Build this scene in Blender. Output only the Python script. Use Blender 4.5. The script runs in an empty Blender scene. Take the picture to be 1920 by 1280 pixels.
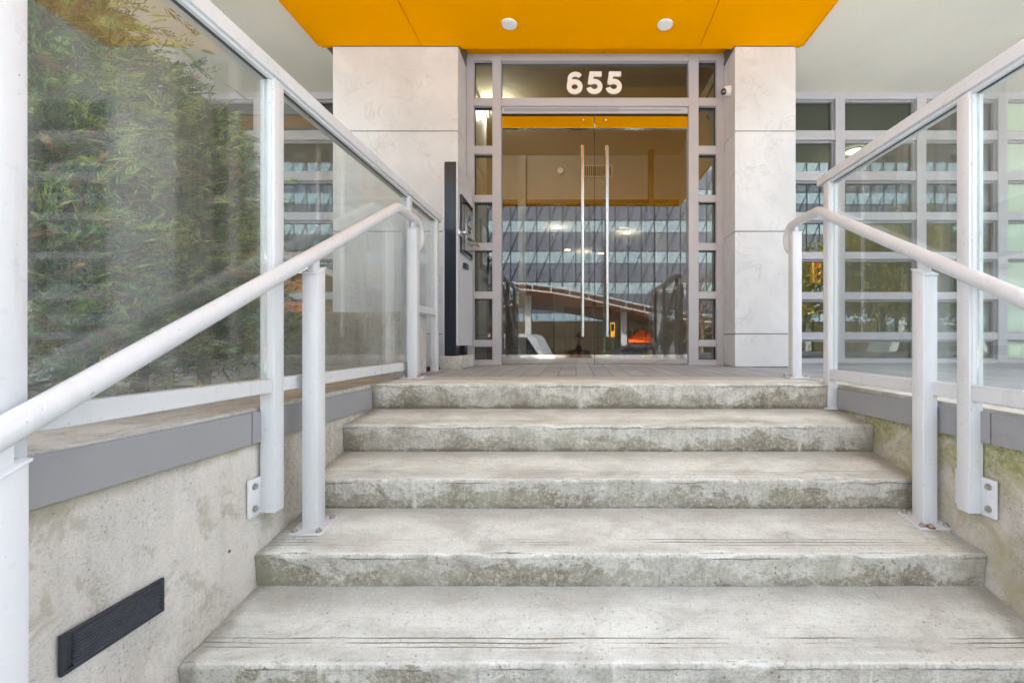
import bpy, bmesh, math, random
import numpy as np
from mathutils import Vector, Matrix, noise
R = math.radians
random.seed(7); rng = np.random.default_rng(7)
sc = bpy.context.scene
COL = sc.collection
EYE = 0.231

# ------------------------------------------------------------------ camera
cd = bpy.data.cameras.new('camera'); cam = bpy.data.objects.new('camera', cd); COL.objects.link(cam)
cam.location = (0, 0, EYE); cam.rotation_euler = (R(90), 0, 0)
cd.sensor_width = 36; cd.lens = 820 / 1920 * 36; cd.shift_x = -0.0625; cd.shift_y = 0.0
cd.clip_start = 0.03; cd.clip_end = 2000
sc.camera = cam
# ------------------------------------------------------------------ world and sun
SUN_EL, SUN_AZ = 50, 12            # the sun stands behind the building: the entrance is in open shade
w = bpy.data.worlds.new('World'); sc.world = w; w.use_nodes = True
wn = w.node_tree; wn.nodes.clear()
out = wn.nodes.new('ShaderNodeOutputWorld'); bg = wn.nodes.new('ShaderNodeBackground'); bg.inputs[1].default_value = 0.15
sky = wn.nodes.new('ShaderNodeTexSky'); sky.sky_type = 'NISHITA'; sky.sun_disc = False
sky.sun_elevation = R(SUN_EL); sky.sun_rotation = R(SUN_AZ); sky.dust_density = 4.0; sky.air_density = 1.0; sky.ozone_density = 0.8
hs = wn.nodes.new('ShaderNodeHueSaturation'); hs.inputs['Saturation'].default_value = 0.5
wn.links.new(sky.outputs[0], hs.inputs['Color']); wn.links.new(hs.outputs[0], bg.inputs[0]); wn.links.new(bg.outputs[0], out.inputs[0])
sl = bpy.data.lights.new('sun', 'SUN'); sl.energy = 4.8; sl.angle = R(0.6); sl.color = (1, .97, .93)
so = bpy.data.objects.new('sun', sl); COL.objects.link(so)
sd = Vector((math.sin(R(SUN_AZ)) * math.cos(R(SUN_EL)), math.cos(R(SUN_AZ)) * math.cos(R(SUN_EL)), math.sin(R(SUN_EL))))
so.rotation_euler = sd.to_track_quat('Z', 'Y').to_euler()
sc.view_settings.view_transform = 'Standard'; sc.view_settings.look = 'None'
sc.view_settings.exposure = 3.06; sc.view_settings.gamma = 1.0
sc.cycles.use_denoising = True
sc.cycles.max_bounces = 12; sc.cycles.diffuse_bounces = 5; sc.cycles.transparent_max_bounces = 24
sc.cycles.sample_clamp_indirect = 8

# ------------------------------------------------------------------ material helpers
class NT:
    def __init__(s, name):
        m = bpy.data.materials.new(name); m.use_nodes = True; s.m = m; s.t = m.node_tree; s.n = s.t.nodes; s.l = s.t.links
        s.n.clear(); s.out = s.n.new('ShaderNodeOutputMaterial')
    def N(s, typ, **kw):
        n = s.n.new('ShaderNode' + typ)
        for k, v in kw.items(): setattr(n, k, v)
        return n
    def L(s, a, b): s.l.new(a, b)
    def val(s, x, sock):
        if hasattr(x, 'is_output'): s.L(x, sock)
        elif x is not None: sock.default_value = x
    def math(s, op, a, b=None, clamp=False):
        n = s.N('Math', operation=op, use_clamp=clamp); s.val(a, n.inputs[0]); s.val(b, n.inputs[1]); return n.outputs[0]
    def mix(s, f, a, b, mode='MIX'):
        n = s.N('Mix', data_type='RGBA', blend_type=mode); s.val(f, n.inputs[0])
        s.val(c4(a), n.inputs[6]); s.val(c4(b), n.inputs[7]); return n.outputs[2]
    def noise(s, vec, scale, detail=4, rough=.55, dist=0, stretch=None):
        if stretch:
            mp = s.N('Mapping'); s.L(vec, mp.inputs[0]); mp.inputs['Scale'].default_value = stretch; vec = mp.outputs[0]
        n = s.N('TexNoise'); s.L(vec, n.inputs['Vector']); n.inputs['Scale'].default_value = scale
        n.inputs['Detail'].default_value = detail; n.inputs['Roughness'].default_value = rough; n.inputs['Distortion'].default_value = dist
        return n.outputs['Fac']
    def ramp(s, f, p0, p1, smooth=True):
        n = s.N('MapRange'); n.interpolation_type = 'SMOOTHSTEP' if smooth else 'LINEAR'
        s.val(f, n.inputs[0]); n.inputs[1].default_value = p0; n.inputs[2].default_value = p1; return n.outputs[0]
    def bump(s, h, strength=.3, dist=.01, nrm=None):
        n = s.N('Bump'); s.val(h, n.inputs['Height']); n.inputs['Strength'].default_value = strength; n.inputs['Distance'].default_value = dist
        if nrm is not None: s.L(nrm, n.inputs['Normal'])
        return n.outputs[0]
    def bsdf(s, col, rough=.6, metal=0, nrm=None, spec=.5, coat=0):
        b = s.N('BsdfPrincipled'); s.val(c4(col), b.inputs['Base Color']); s.val(rough, b.inputs['Roughness'])
        s.val(metal, b.inputs['Metallic']); b.inputs['Specular IOR Level'].default_value = spec
        if coat: b.inputs['Coat Weight'].default_value = coat; b.inputs['Coat Roughness'].default_value = .06
        if nrm is not None: s.L(nrm, b.inputs['Normal'])
        return b.outputs[0]
    def done(s, sh): s.L(sh, s.out.inputs[0]); return s.m
    def pos(s): return s.N('NewGeometry').outputs['Position']
    def obj(s): return s.N('TexCoord').outputs['Object']
def c4(c): return (*c, 1) if isinstance(c, tuple) and len(c) == 3 else c
def S(r, g, b):   # sRGB 0-255 to linear
    return tuple((x / 255 / 12.92) if x / 255 <= .04045 else ((x / 255 + .055) / 1.055) ** 2.4 for x in (r, g, b))
def paint(name, col, rough=.45, metal=0, var=.06, scale=6, bumps=.0, coat=0, spec=.5, dirt=None):
    t = NT(name); p = t.pos(); n = t.noise(p, scale, 5); n2 = t.noise(p, scale * 14, 3)
    dark = tuple(x * (1 - var * 2) for x in col)
    c = t.mix(t.math('MULTIPLY', n, 1.0), col, dark)
    if dirt:
        f = t.ramp(t.noise(p, 3.2, 6, .7, 1.5), .58, .75); c = t.mix(t.math('MULTIPLY', f, .5), c, dirt)
    r = t.math('ADD', t.math('MULTIPLY', n2, .02 if metal else .12), rough - (.01 if metal else .06))
    nr = t.bump(n2, bumps, .002) if bumps else None
    return t.done(t.bsdf(c, r, metal, nr, spec, coat))
def emit(name, col, k):
    t = NT(name); e = t.N('Emission'); e.inputs[0].default_value = c4(col); e.inputs[1].default_value = k; return t.done(e.outputs[0])
def glass(name, f0, tint, haze=0.0, wave=0.0, rough=0.0, dust=0.0):
    t = NT(name); g = t.N('NewGeometry'); p = g.outputs['Position']
    dt = t.N('VectorMath', operation='DOT_PRODUCT'); t.L(g.outputs['Incoming'], dt.inputs[0]); t.L(g.outputs['Normal'], dt.inputs[1])
    c = t.math('ABSOLUTE', dt.outputs['Value']); k = t.math('POWER', t.math('SUBTRACT', 1.0, c), 5.0)
    fac = t.math('ADD', t.math('MULTIPLY', k, 1 - f0), f0, True)
    gl = t.N('BsdfGlossy'); gl.inputs['Roughness'].default_value = rough; gl.inputs['Color'].default_value = (.97, .98, 1, 1)
    if wave:
        nr = t.bump(t.noise(p, 1.3, 2), wave, .02); t.L(nr, gl.inputs['Normal'])
    tr = t.N('BsdfTransparent'); tr.inputs[0].default_value = c4(tint)
    m = t.N('MixShader'); t.L(fac, m.inputs[0]); t.L(tr.outputs[0], m.inputs[1]); t.L(gl.outputs[0], m.inputs[2]); sh = m.outputs[0]
    if haze or dust:
        d = t.N('BsdfDiffuse'); d.inputs[0].default_value = (.7, .71, .7, 1)
        sm = t.ramp(t.noise(p, 3.5, 6, .75, 1.2), .45, .8); sp = t.ramp(t.noise(p, 160, 2, .5), .68, .74)
        f = t.math('ADD', t.math('MULTIPLY', t.math('ADD', sm, .5), haze), t.math('MULTIPLY', sp, dust), True)
        m2 = t.N('MixShader'); t.L(f, m2.inputs[0]); t.L(sh, m2.inputs[1]); t.L(d.outputs[0], m2.inputs[2]); sh = m2.outputs[0]
    return t.done(sh)

def mat_step():
    t = NT('weathered_step_concrete'); p = t.pos(); o = t.obj(); g = t.N('NewGeometry')
    nz = t.N('SeparateXYZ'); t.L(g.outputs['True Normal'], nz.inputs[0]); up = t.ramp(nz.outputs['Z'], .55, .9)
    so_ = t.N('SeparateXYZ'); t.L(o, so_.inputs[0]); y = so_.outputs['Y']; z = so_.outputs['Z']; x = so_.outputs['X']
    big = t.noise(p, 2.2, 5, .6); mid = t.noise(p, 9, 6, .65, .6); fine = t.noise(p, 70, 6, .7); grit = t.noise(p, 260, 3, .7)
    streak = t.noise(p, 5, 5, .6, .3, stretch=(.35, 5, 5)); fstreak = t.noise(p, 22, 3, .6, .2, stretch=(.12, 6, 1))
    # tread
    tc = t.mix(t.ramp(t.noise(p, 4.5, 6, .68, .5, stretch=(.8, 1.6, 1)), .36, .7), S(227, 234, 229), S(195, 200, 194))
    tc = t.mix(t.math('MULTIPLY', t.ramp(streak, .5, .75), .3), tc, S(196, 197, 188))
    tc = t.mix(t.math('MULTIPLY', t.ramp(mid, .5, .75), .35), tc, S(168, 165, 158))
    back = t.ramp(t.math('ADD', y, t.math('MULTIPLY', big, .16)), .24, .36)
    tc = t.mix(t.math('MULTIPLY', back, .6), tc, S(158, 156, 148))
    tc = t.mix(t.math('MULTIPLY', t.ramp(fstreak, .56, .76), .22), tc, S(176, 172, 163))
    tc = t.mix(t.math('MULTIPLY', t.ramp(fine, .54, .68), .38), tc, S(142, 140, 128)); tc = t.mix(t.math('MULTIPLY', t.ramp(grit, .5, .62), .28), tc, S(150, 148, 138)); tc = t.mix(t.math('MULTIPLY', t.ramp(t.noise(p, 130, 4, .7, stretch=(.5, 1, 1)), .6, .68), .5), tc, S(240, 238, 232))
    # grooves behind the nosing
    gy = t.math('ADD', y, t.math('MULTIPLY', t.math('SUBTRACT', t.noise(p, 3, 3), .5), .012))
    gw = t.math('SINE', t.math('MULTIPLY', gy, 2 * math.pi / .0155))
    gmask = t.math('MULTIPLY', t.ramp(gy, .050, .056), t.math('SUBTRACT', 1.0, t.ramp(gy, .106, .112)))
    brk = t.ramp(t.noise(p, 2.6, 4, .6, stretch=(1, 7, 1)), .40, .58)
    gl = t.math('MULTIPLY', t.math('MULTIPLY', t.ramp(gw, .55, .95), gmask), brk)
    tc = t.mix(t.math('MULTIPLY', gl, .8), tc, S(120, 115, 104))
    # riser: damp algae stain climbing from the foot, with a ragged edge
    rn = t.noise(p, 8, 10, .8, .8, stretch=(1, 1, 1.6)); rn2 = t.noise(p, 2.3, 3, .6, stretch=(1.6, 1, .4))
    h = t.math('MULTIPLY', z, -1 / .125)                                   # 0 at the top, 1 at the foot
    f = t.math('ADD', h, t.math('ADD', t.math('MULTIPLY', t.math('SUBTRACT', rn, .5), 2.6), t.math('MULTIPLY', t.math('SUBTRACT', rn2, .5), 2.2)))
    f = t.math('SUBTRACT', f, t.math('MULTIPLY', t.ramp(x, .35, 1.9), .35))
    st = t.ramp(f, .22, .36); st2 = t.ramp(f, .60, 1.1)
    rc = t.mix(t.ramp(mid, .35, .7), S(206, 205, 197), S(176, 174, 166))
    rc = t.mix(t.math('MULTIPLY', t.ramp(fine, .48, .62), .5), rc, S(140, 137, 126)); rc = t.mix(t.math('MULTIPLY', t.ramp(grit, .5, .6), .35), rc, S(128, 124, 112))
    s1 = t.mix(t.ramp(mid, .4, .65), S(148, 143, 128), S(124, 118, 104))
    s1 = t.mix(t.math('MULTIPLY', t.ramp(t.noise(p, 60, 6, .8), .5, .58), .6), s1, S(198, 196, 186)); s1 = t.mix(t.math('MULTIPLY', t.ramp(t.noise(p, 150, 4, .8), .54, .62), .6), s1, S(88, 82, 68))
    patch = t.ramp(t.noise(p, 1.35, 3, .5), .36, .56); rc = t.mix(t.math('MULTIPLY', st, t.math('ADD', t.math('MULTIPLY', patch, .5), .45)), rc, s1); rc = t.mix(t.math('MULTIPLY', st2, .5), rc, S(112, 104, 90))
    rc = t.mix(t.math('MULTIPLY', t.ramp(t.noise(p, 4, 3, stretch=(1, 1, 2)), .55, .68), .35), rc, S(150, 152, 128))
    drip = t.math('MULTIPLY', t.ramp(t.noise(p, 6.5, 5, .6, .25, stretch=(2.6, 1, .3)), .62, .72), .75)
    foot = t.math('MULTIPLY', t.ramp(t.math('ADD', h, t.math('MULTIPLY', t.math('SUBTRACT', rn, .5), .8)), .90, 1.05), .6); rc = t.mix(foot, rc, S(92, 86, 74))
    vs_ = t.ramp(t.noise(p, 16, 4, .7, .1, stretch=(3, 1, .18)), .52, .7); rc = t.mix(t.math('MULTIPLY', vs_, .28), rc, S(120, 114, 98))
    rc = t.mix(t.math('MULTIPLY', drip, t.ramp(mid, .3, .6)), rc, S(220, 217, 210))
    v = t.N('TexVoronoi', feature='F1'); t.L(p, v.inputs['Vector']); v.inputs['Scale'].default_value = 55
    pit = t.math('MULTIPLY', t.math('SUBTRACT', 1.0, t.ramp(v.outputs['Distance'], .06, .22)), t.ramp(t.noise(p, 11, 3), .48, .6))
    rc = t.mix(t.math('MULTIPLY', pit, .55), rc, S(84, 78, 68))
    # wandering crack below the nosing
    cr = t.math('ABSOLUTE', t.math('ADD', t.math('ADD', z, .018), t.math('MULTIPLY', t.math('SUBTRACT', t.noise(p, 9, 6, .7, stretch=(1, .2, .2)), .5), .03)))
    ck = t.math('MULTIPLY', t.math('SUBTRACT', 1.0, t.ramp(cr, .0006, .0026)), t.ramp(t.noise(p, 3.1, 5), .48, .56))
    rc = t.mix(t.math('MULTIPLY', ck, .65), rc, S(78, 72, 62))
    col = t.mix(up, rc, tc)
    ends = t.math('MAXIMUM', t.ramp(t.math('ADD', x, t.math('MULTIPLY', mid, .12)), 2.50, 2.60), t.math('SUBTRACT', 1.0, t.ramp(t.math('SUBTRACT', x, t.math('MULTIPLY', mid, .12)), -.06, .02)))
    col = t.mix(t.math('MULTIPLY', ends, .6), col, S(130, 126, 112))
    hgt = t.math('ADD', t.math('ADD', t.math('MULTIPLY', fine, .5), t.math('MULTIPLY', grit, .25)), t.math('ADD', t.math('MULTIPLY', gl, -.9), t.math('MULTIPLY', pit, -1.2)))
    hgt = t.math('ADD', hgt, t.math('ADD', t.math('MULTIPLY', fstreak, .25), t.math('MULTIPLY', ck, -1.0)))
    return t.done(t.bsdf(col, .85, 0, t.bump(hgt, .8, .006), .25))
def mat_wall(name, moss):
    t = NT(name); p = t.pos(); sp = t.N('SeparateXYZ'); t.L(p, sp.inputs[0]); z = sp.outputs['Z']
    big = t.noise(p, 1.7, 5, .6, .4); mid = t.noise(p, 7, 6, .7, .7); fine = t.noise(p, 55, 6, .75); grit = t.noise(p, 190, 3, .7)
    vert = t.noise(p, 3.5, 4, .55, .2, stretch=(3, 3, .35))
    c = t.mix(t.ramp(big, .35, .68), S(212, 209, 203), S(190, 187, 179)); c = t.mix(t.math('MULTIPLY', t.ramp(vert, .45, .75), .45), c, S(170, 166, 156))
    c = t.mix(t.math('MULTIPLY', t.ramp(mid, .52, .62), .6), c, S(166, 163, 146)); c = t.mix(t.math('MULTIPLY', t.math('MULTIPLY', t.ramp(fine, .48, .62), .55), t.ramp(big, .4, .6)), c, S(142, 138, 120)); c = t.mix(t.math('MULTIPLY', t.ramp(grit, .5, .62), .25), c, S(140, 136, 124)); c = t.mix(t.math('MULTIPLY', t.ramp(t.noise(p, 4, 7, .75, 1.2), .6, .68), .6), c, S(226, 224, 219)); c = t.mix(t.math('MULTIPLY', t.ramp(mid, .34, .42), -.0), c, c)
    low = t.math('SUBTRACT', 1.0, t.ramp(z, -.03, -.015)); edge = t.math('MULTIPLY', t.math('MULTIPLY', t.ramp(t.math('ADD', z, t.math('MULTIPLY', mid, .05)), -.135, -.10), .7), low)
    c = t.mix(edge, c, S(158, 150, 130))
    if moss:
        c = t.mix(t.math('MULTIPLY', t.ramp(mid, .3, .6), .5), c, S(164, 156, 122))
        mf = t.math('ADD', t.ramp(t.math('ADD', z, t.math('MULTIPLY', t.math('SUBTRACT', mid, .5), .55)), -.34, -.12), t.math('MULTIPLY', t.ramp(big, .5, .75), .5), True)
        c = t.mix(t.math('MULTIPLY', t.math('MULTIPLY', mf, .85), low), c, t.mix(t.ramp(fine, .4, .6), S(134, 138, 92), S(178, 174, 132)))
    rgh = t.ramp(t.noise(p, 2.1, 4, .6, .5), .47, .62)
    v = t.N('TexVoronoi', feature='F1'); t.L(p, v.inputs['Vector']); v.inputs['Scale'].default_value = 85
    pit = t.math('MULTIPLY', t.math('SUBTRACT', 1.0, t.ramp(v.outputs['Distance'], .05, .3)), rgh)
    c = t.mix(t.math('MULTIPLY', pit, .3), c, S(120, 114, 98))
    c = t.mix(t.math('MULTIPLY', t.ramp(t.noise(p, 30, 5, .8), .64, .7), .6), c, S(224, 222, 216))
    h = t.math('ADD', t.math('MULTIPLY', t.math('ADD', t.math('MULTIPLY', fine, .8), t.math('MULTIPLY', grit, .4)), t.math('ADD', t.math('MULTIPLY', rgh, .9), .25)), t.math('MULTIPLY', pit, -.5))
    return t.done(t.bsdf(c, .88, 0, t.bump(h, .9, .008), .2))
def mat_rail():
    t = NT('light_grey_powder_coat'); p = t.pos(); n = t.noise(p, 2.5, 5); n2 = t.noise(p, 35, 3)
    c = t.mix(n, S(216, 219, 222), S(202, 205, 208))
    c = t.mix(t.math('MULTIPLY', t.ramp(t.noise(p, 9, 6, .7, .3, stretch=(2, 2, .35)), .52, .75), .35), c, S(176, 175, 170))
    c = t.mix(t.math('MULTIPLY', t.ramp(t.noise(p, 95, 3, .6), .70, .735), .8), c, S(92, 88, 82))
    c = t.mix(t.math('MULTIPLY', t.ramp(t.noise(p, 14, 8, .8, 1.5), .66, .70), .5), c, S(150, 146, 138))
    return t.done(t.bsdf(c, t.math('ADD', t.math('MULTIPLY', n2, .16), .22), 0, t.bump(t.noise(p, 120, 3), .06, .002), .5))
def mat_stone():
    t = NT('white_veined_stone'); p = t.pos()
    c = t.mix(t.ramp(t.noise(p, 1.6, 5, .6, .5), .35, .7), S(208, 210, 210), S(194, 196, 196))
    w1 = t.math('ABSOLUTE', t.math('SUBTRACT', t.noise(p, 2.3, 8, .68, 1.6), .5)); w2 = t.math('ABSOLUTE', t.math('SUBTRACT', t.noise(p, 6, 6, .7, 2.2), .52))
    vm = t.ramp(t.noise(p, 3, 4), .42, .62); f = t.math('MULTIPLY', t.math('SUBTRACT', 1.0, t.ramp(w1, 0, .016)), vm)
    f2 = t.math('MULTIPLY', t.math('SUBTRACT', 1.0, t.ramp(w2, 0, .010)), t.ramp(t.noise(p, 4.5, 3), .5, .66))
    c = t.mix(t.math('MULTIPLY', f, .32), c, S(124, 122, 122)); c = t.mix(t.math('MULTIPLY', f2, .2), c, S(112, 110, 110))
    cloud = t.ramp(t.noise(p, 5, 7, .75, 1.1), .55, .74); c = t.mix(t.math('MULTIPLY', cloud, .4), c, S(156, 156, 158))
    return t.done(t.bsdf(c, t.math('ADD', t.math('MULTIPLY', cloud, .2), .38), 0, t.bump(t.noise(p, 60, 4), .08, .002), .4))
def mat_stucco(name, col, sc_=90):
    t = NT(name); p = t.pos(); n = t.noise(p, sc_, 5, .7); b = t.noise(p, .9, 4, .5)
    c = t.mix(t.ramp(b, .3, .7), col, tuple(x * .9 for x in col)); c = t.mix(t.math('MULTIPLY', t.ramp(n, .5, .7), .25), c, tuple(x * .72 for x in col))
    return t.done(t.bsdf(c, .92, 0, t.bump(n, .5, .004), .15))
def mat_pavers(name, bw, bh, c1, c2, mortar, ms=.004, rot=0):
    t = NT(name); p = t.pos(); mp = t.N('Mapping'); t.L(p, mp.inputs[0]); mp.inputs['Rotation'].default_value = (0, 0, rot)
    br = t.N('TexBrick'); t.L(mp.outputs[0], br.inputs['Vector']); br.inputs['Scale'].default_value = 1
    br.inputs['Brick Width'].default_value = bw; br.inputs['Row Height'].default_value = bh; br.inputs['Mortar Size'].default_value = ms
    br.inputs['Color1'].default_value = c4(c1); br.inputs['Color2'].default_value = c4(c2); br.inputs['Mortar'].default_value = c4(mortar); br.inputs['Mortar Smooth'].default_value = .3
    n = t.noise(p, 5, 6, .7, .5); c = t.mix(t.math('MULTIPLY', t.ramp(n, .4, .7), .4), br.outputs['Color'], tuple(x * .7 for x in c1))
    h = t.math('ADD', t.math('MULTIPLY', br.outputs['Fac'], -1.0), t.math('MULTIPLY', t.noise(p, 80, 4), .2))
    return t.done(t.bsdf(c, .8, 0, t.bump(h, .6, .004), .3))
def mat_leaf(name, cols, rough=.55):
    t = NT(name); g = t.N('NewGeometry'); r = g.outputs['Random Per Island']; p = g.outputs['Position']
    cr = t.N('ValToRGB'); t.L(r, cr.inputs[0]); e = cr.color_ramp.elements
    e[0].position = 0; e[0].color = c4(cols[0]); e[1].position = 1; e[1].color = c4(cols[-1])
    for i, c in enumerate(cols[1:-1]): q = e.new((i + 1) / (len(cols) - 1)); q.color = c4(c)
    c = t.mix(t.ramp(t.noise(p, 7, 4), .38, .58), cr.outputs[0], tuple(x * .55 for x in cols[0]))
    b = t.N('BsdfPrincipled'); t.L(c, b.inputs['Base Color']); b.inputs['Roughness'].default_value = rough; b.inputs['Specular IOR Level'].default_value = .3
    tl = t.N('BsdfTranslucent'); t.L(c, tl.inputs[0]); m = t.N('MixShader'); m.inputs[0].default_value = .4
    t.L(b.outputs[0], m.inputs[1]); t.L(tl.outputs[0], m.inputs[2]); return t.done(m.outputs[0])

M = {}
M['step'] = mat_step(); M['wall'] = mat_wall('pale_weathered_concrete', False); M['mosswall'] = mat_wall('mossy_weathered_concrete', True)
M['stone'] = mat_stone(); M['joint'] = paint('grey_joint', S(112, 106, 100), .9); M['stucco'] = mat_stucco('beige_stucco', S(232, 228, 213), 60); M['orange'] = paint('orange_panel', S(250, 166, 0), .5, var=.02, scale=1.5, spec=.0)
M['orange_edge'] = paint('orange_trim', S(250, 170, 20), .4, var=.03, spec=.2)
M['rail'] = mat_rail()
M['frame'] = paint('silver_window_frame', S(182, 180, 184), .42, metal=.0, var=.04)
M['flash'] = paint('grey_metal_flashing', S(154, 155, 158), .5, var=.08, scale=4, dirt=S(120, 116, 108))
M['black'] = paint('black_steel', S(40, 46, 54), .22, var=.05, scale=3); M['gasket'] = paint('black_gasket', S(14, 15, 15), .6)
M['darkvent'] = paint('dark_vent_metal', S(52, 57, 68), .4, var=.3, scale=60, dirt=S(186, 184, 180)); M['ventslat'] = paint('worn_louvre_metal', S(98, 103, 112), .4, var=.45, scale=50, dirt=S(214, 212, 208)); M['steel'] = paint('brushed_steel', (.62, .6, .57), .26, metal=1, var=.05)
M['bolt'] = paint('zinc_bolt', (.50, .48, .45), .45, metal=.3, var=.3, scale=80); M['rust'] = paint('rust', S(178, 116, 68), .9, var=.3, scale=60)
M['mirror'] = paint('polished_steel', (.78, .76, .73), .07, metal=1, var=.03)
M['panel'] = paint('grey_sheet_metal', S(198, 198, 201), .42, var=.03); M['white'] = paint('white_plastic', S(232, 232, 230), .4)
M['number'] = paint('cream_number_film', S(232, 226, 214), .5, var=.02)
M['gglass'] = glass('guard_glass', .095, (.93, .955, .94), haze=.065, wave=.01, dust=.14)
M['bglass'] = glass('window_glass', .085, (.66, .68, .63), haze=.0, wave=.012)
M['dglass'] = glass('door_glass', .06, (.88, .88, .85), haze=.0, wave=.006)
M['greenglass'] = paint('pale_green_backed_glass', S(190, 206, 182), .08, var=.05, coat=.3)
M['inwall'] = paint('lobby_cream_paint', S(168, 165, 154), .8); M['inceil'] = paint('lobby_ceiling_paint', S(206, 198, 178), .85)
M['indark'] = paint('lobby_dark_wood', S(96, 72, 48), .5, var=.2); M['infloor'] = paint('lobby_tile', S(120, 110, 98), .25, var=.15)
M['inroom'] = paint('room_grey_paint', S(172, 178, 150), .8)
M['lamp'] = emit('lit_lamp', (1, .78, .48), 1.2); M['diff'] = paint('lamp_diffuser', S(238, 236, 232), .5, var=.01)
M['paver'] = mat_pavers('grey_pavers', .50, .125, S(168, 172, 174), S(148, 152, 154), S(112, 112, 110), .004, R(90))
M['sidewalk'] = mat_pavers('sidewalk_slabs', 1.2, 1.2, S(176, 178, 178), S(166, 168, 168), S(110, 108, 104), .008)
M['asphalt'] = paint('asphalt', (.055, .055, .058), .85, var=.25, scale=3, bumps=.3); M['mark'] = paint('road_paint', S(220, 220, 214), .7, var=.15)
M['soil'] = paint('planter_soil', S(92, 76, 60), .95, var=.35, scale=14, bumps=.6)
M['bark'] = paint('bark', S(112, 90, 72), .9, var=.35, scale=24, bumps=.5)
M['cedar'] = mat_leaf('cedar_foliage', [S(104, 142, 74), S(158, 186, 94), S(192, 212, 120), S(226, 228, 142)])
M['drycedar'] = mat_leaf('dry_cedar_foliage', [S(160, 128, 92), S(196, 160, 120), S(206, 186, 140)])
M['yellowleaf'] = mat_leaf('autumn_foliage', [S(150, 140, 40), S(190, 170, 60), S(120, 130, 50), S(214, 196, 90)])
M['greenleaf'] = mat_leaf('street_tree_foliage', [S(50, 78, 36), S(80, 108, 50), S(110, 130, 60)])
M['offglassL'] = paint('pale_curtain_glass', S(120, 142, 152), .12, var=.15, scale=.5, spec=1, coat=.3); M['offglassD'] = paint('dark_spandrel_glass', S(68, 78, 94), .15, var=.25, scale=.4, spec=.8, coat=.3)
M['mullion'] = paint('dark_mullion', S(40, 44, 48), .8, spec=.1); M['brownwood'] = paint('brown_timber_soffit', S(120, 76, 46), .6, var=.15)
M['pavwhite'] = paint('grey_white_truss_paint', S(150, 150, 148), .6); M['creamwall'] = paint('cream_render', S(150, 140, 116), .85); M['brick'] = mat_pavers('red_brick', .22, .075, S(150, 92, 70), S(128, 74, 58), S(180, 172, 160), .008)
M['carwhite'] = paint('white_car_paint', S(150, 154, 158), .3, coat=.5, var=.02); M['cardark'] = paint('dark_car_paint', S(52, 56, 64), .25, coat=1, var=.02)
M['carglass'] = paint('car_glass', S(28, 32, 36), .06, spec=1, coat=1); M['tyre'] = paint('tyre_rubber', S(26, 26, 27), .85)
M['conered'] = paint('safety_orange', S(255, 92, 20), .5, var=.02); M['sigyellow'] = paint('signal_yellow', S(206, 152, 36), .45); M['green_pole'] = paint('dark_green_pole', S(52, 72, 58), .45)
M['redlens'] = emit('red_signal_lens', (1, .08, .03), .6); M['cloth'] = paint('dark_jacket_cloth', S(44, 44, 50), .9, bumps=.3); M['jeans'] = paint('dark_trousers', S(40, 46, 60), .9); M['skin'] = paint('skin', S(206, 158, 132), .55, var=.02); M['hair'] = paint('dark_hair', S(36, 28, 24), .6)
M['leafbrown'] = paint('dry_leaf', S(166, 112, 74), .8, var=.2, scale=60)

# ------------------------------------------------------------------ object helpers
ORG = {}
def tag(o, label=None, cat=None, group=None, kind=None):
    if label: o['label'] = label
    if cat: o['category'] = cat
    if group: o['group'] = group
    if kind: o['kind'] = kind
    return o
def thing(name, loc, label, cat, group=None):
    o = bpy.data.objects.new(name, None); COL.objects.link(o); o.location = loc; o.empty_display_size = .1
    ORG[o.name] = Vector(loc); return tag(o, label, cat, group)
def link(name, me, mat, parent=None, origin=None, local=False):
    """mesh given in world metres; origin becomes the object's own origin"""
    if origin is None: origin = ORG[parent.name] if parent else Vector((0, 0, 0))
    origin = Vector(origin)
    if not local: me.transform(Matrix.Translation(-origin))
    o = bpy.data.objects.new(name, me); COL.objects.link(o)
    for m in (mat if isinstance(mat, (list, tuple)) else [mat]): me.materials.append(m)
    ORG[o.name] = origin
    if parent: o.parent = parent; o.location = origin - ORG[parent.name]
    else: o.location = origin
    return o
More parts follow.
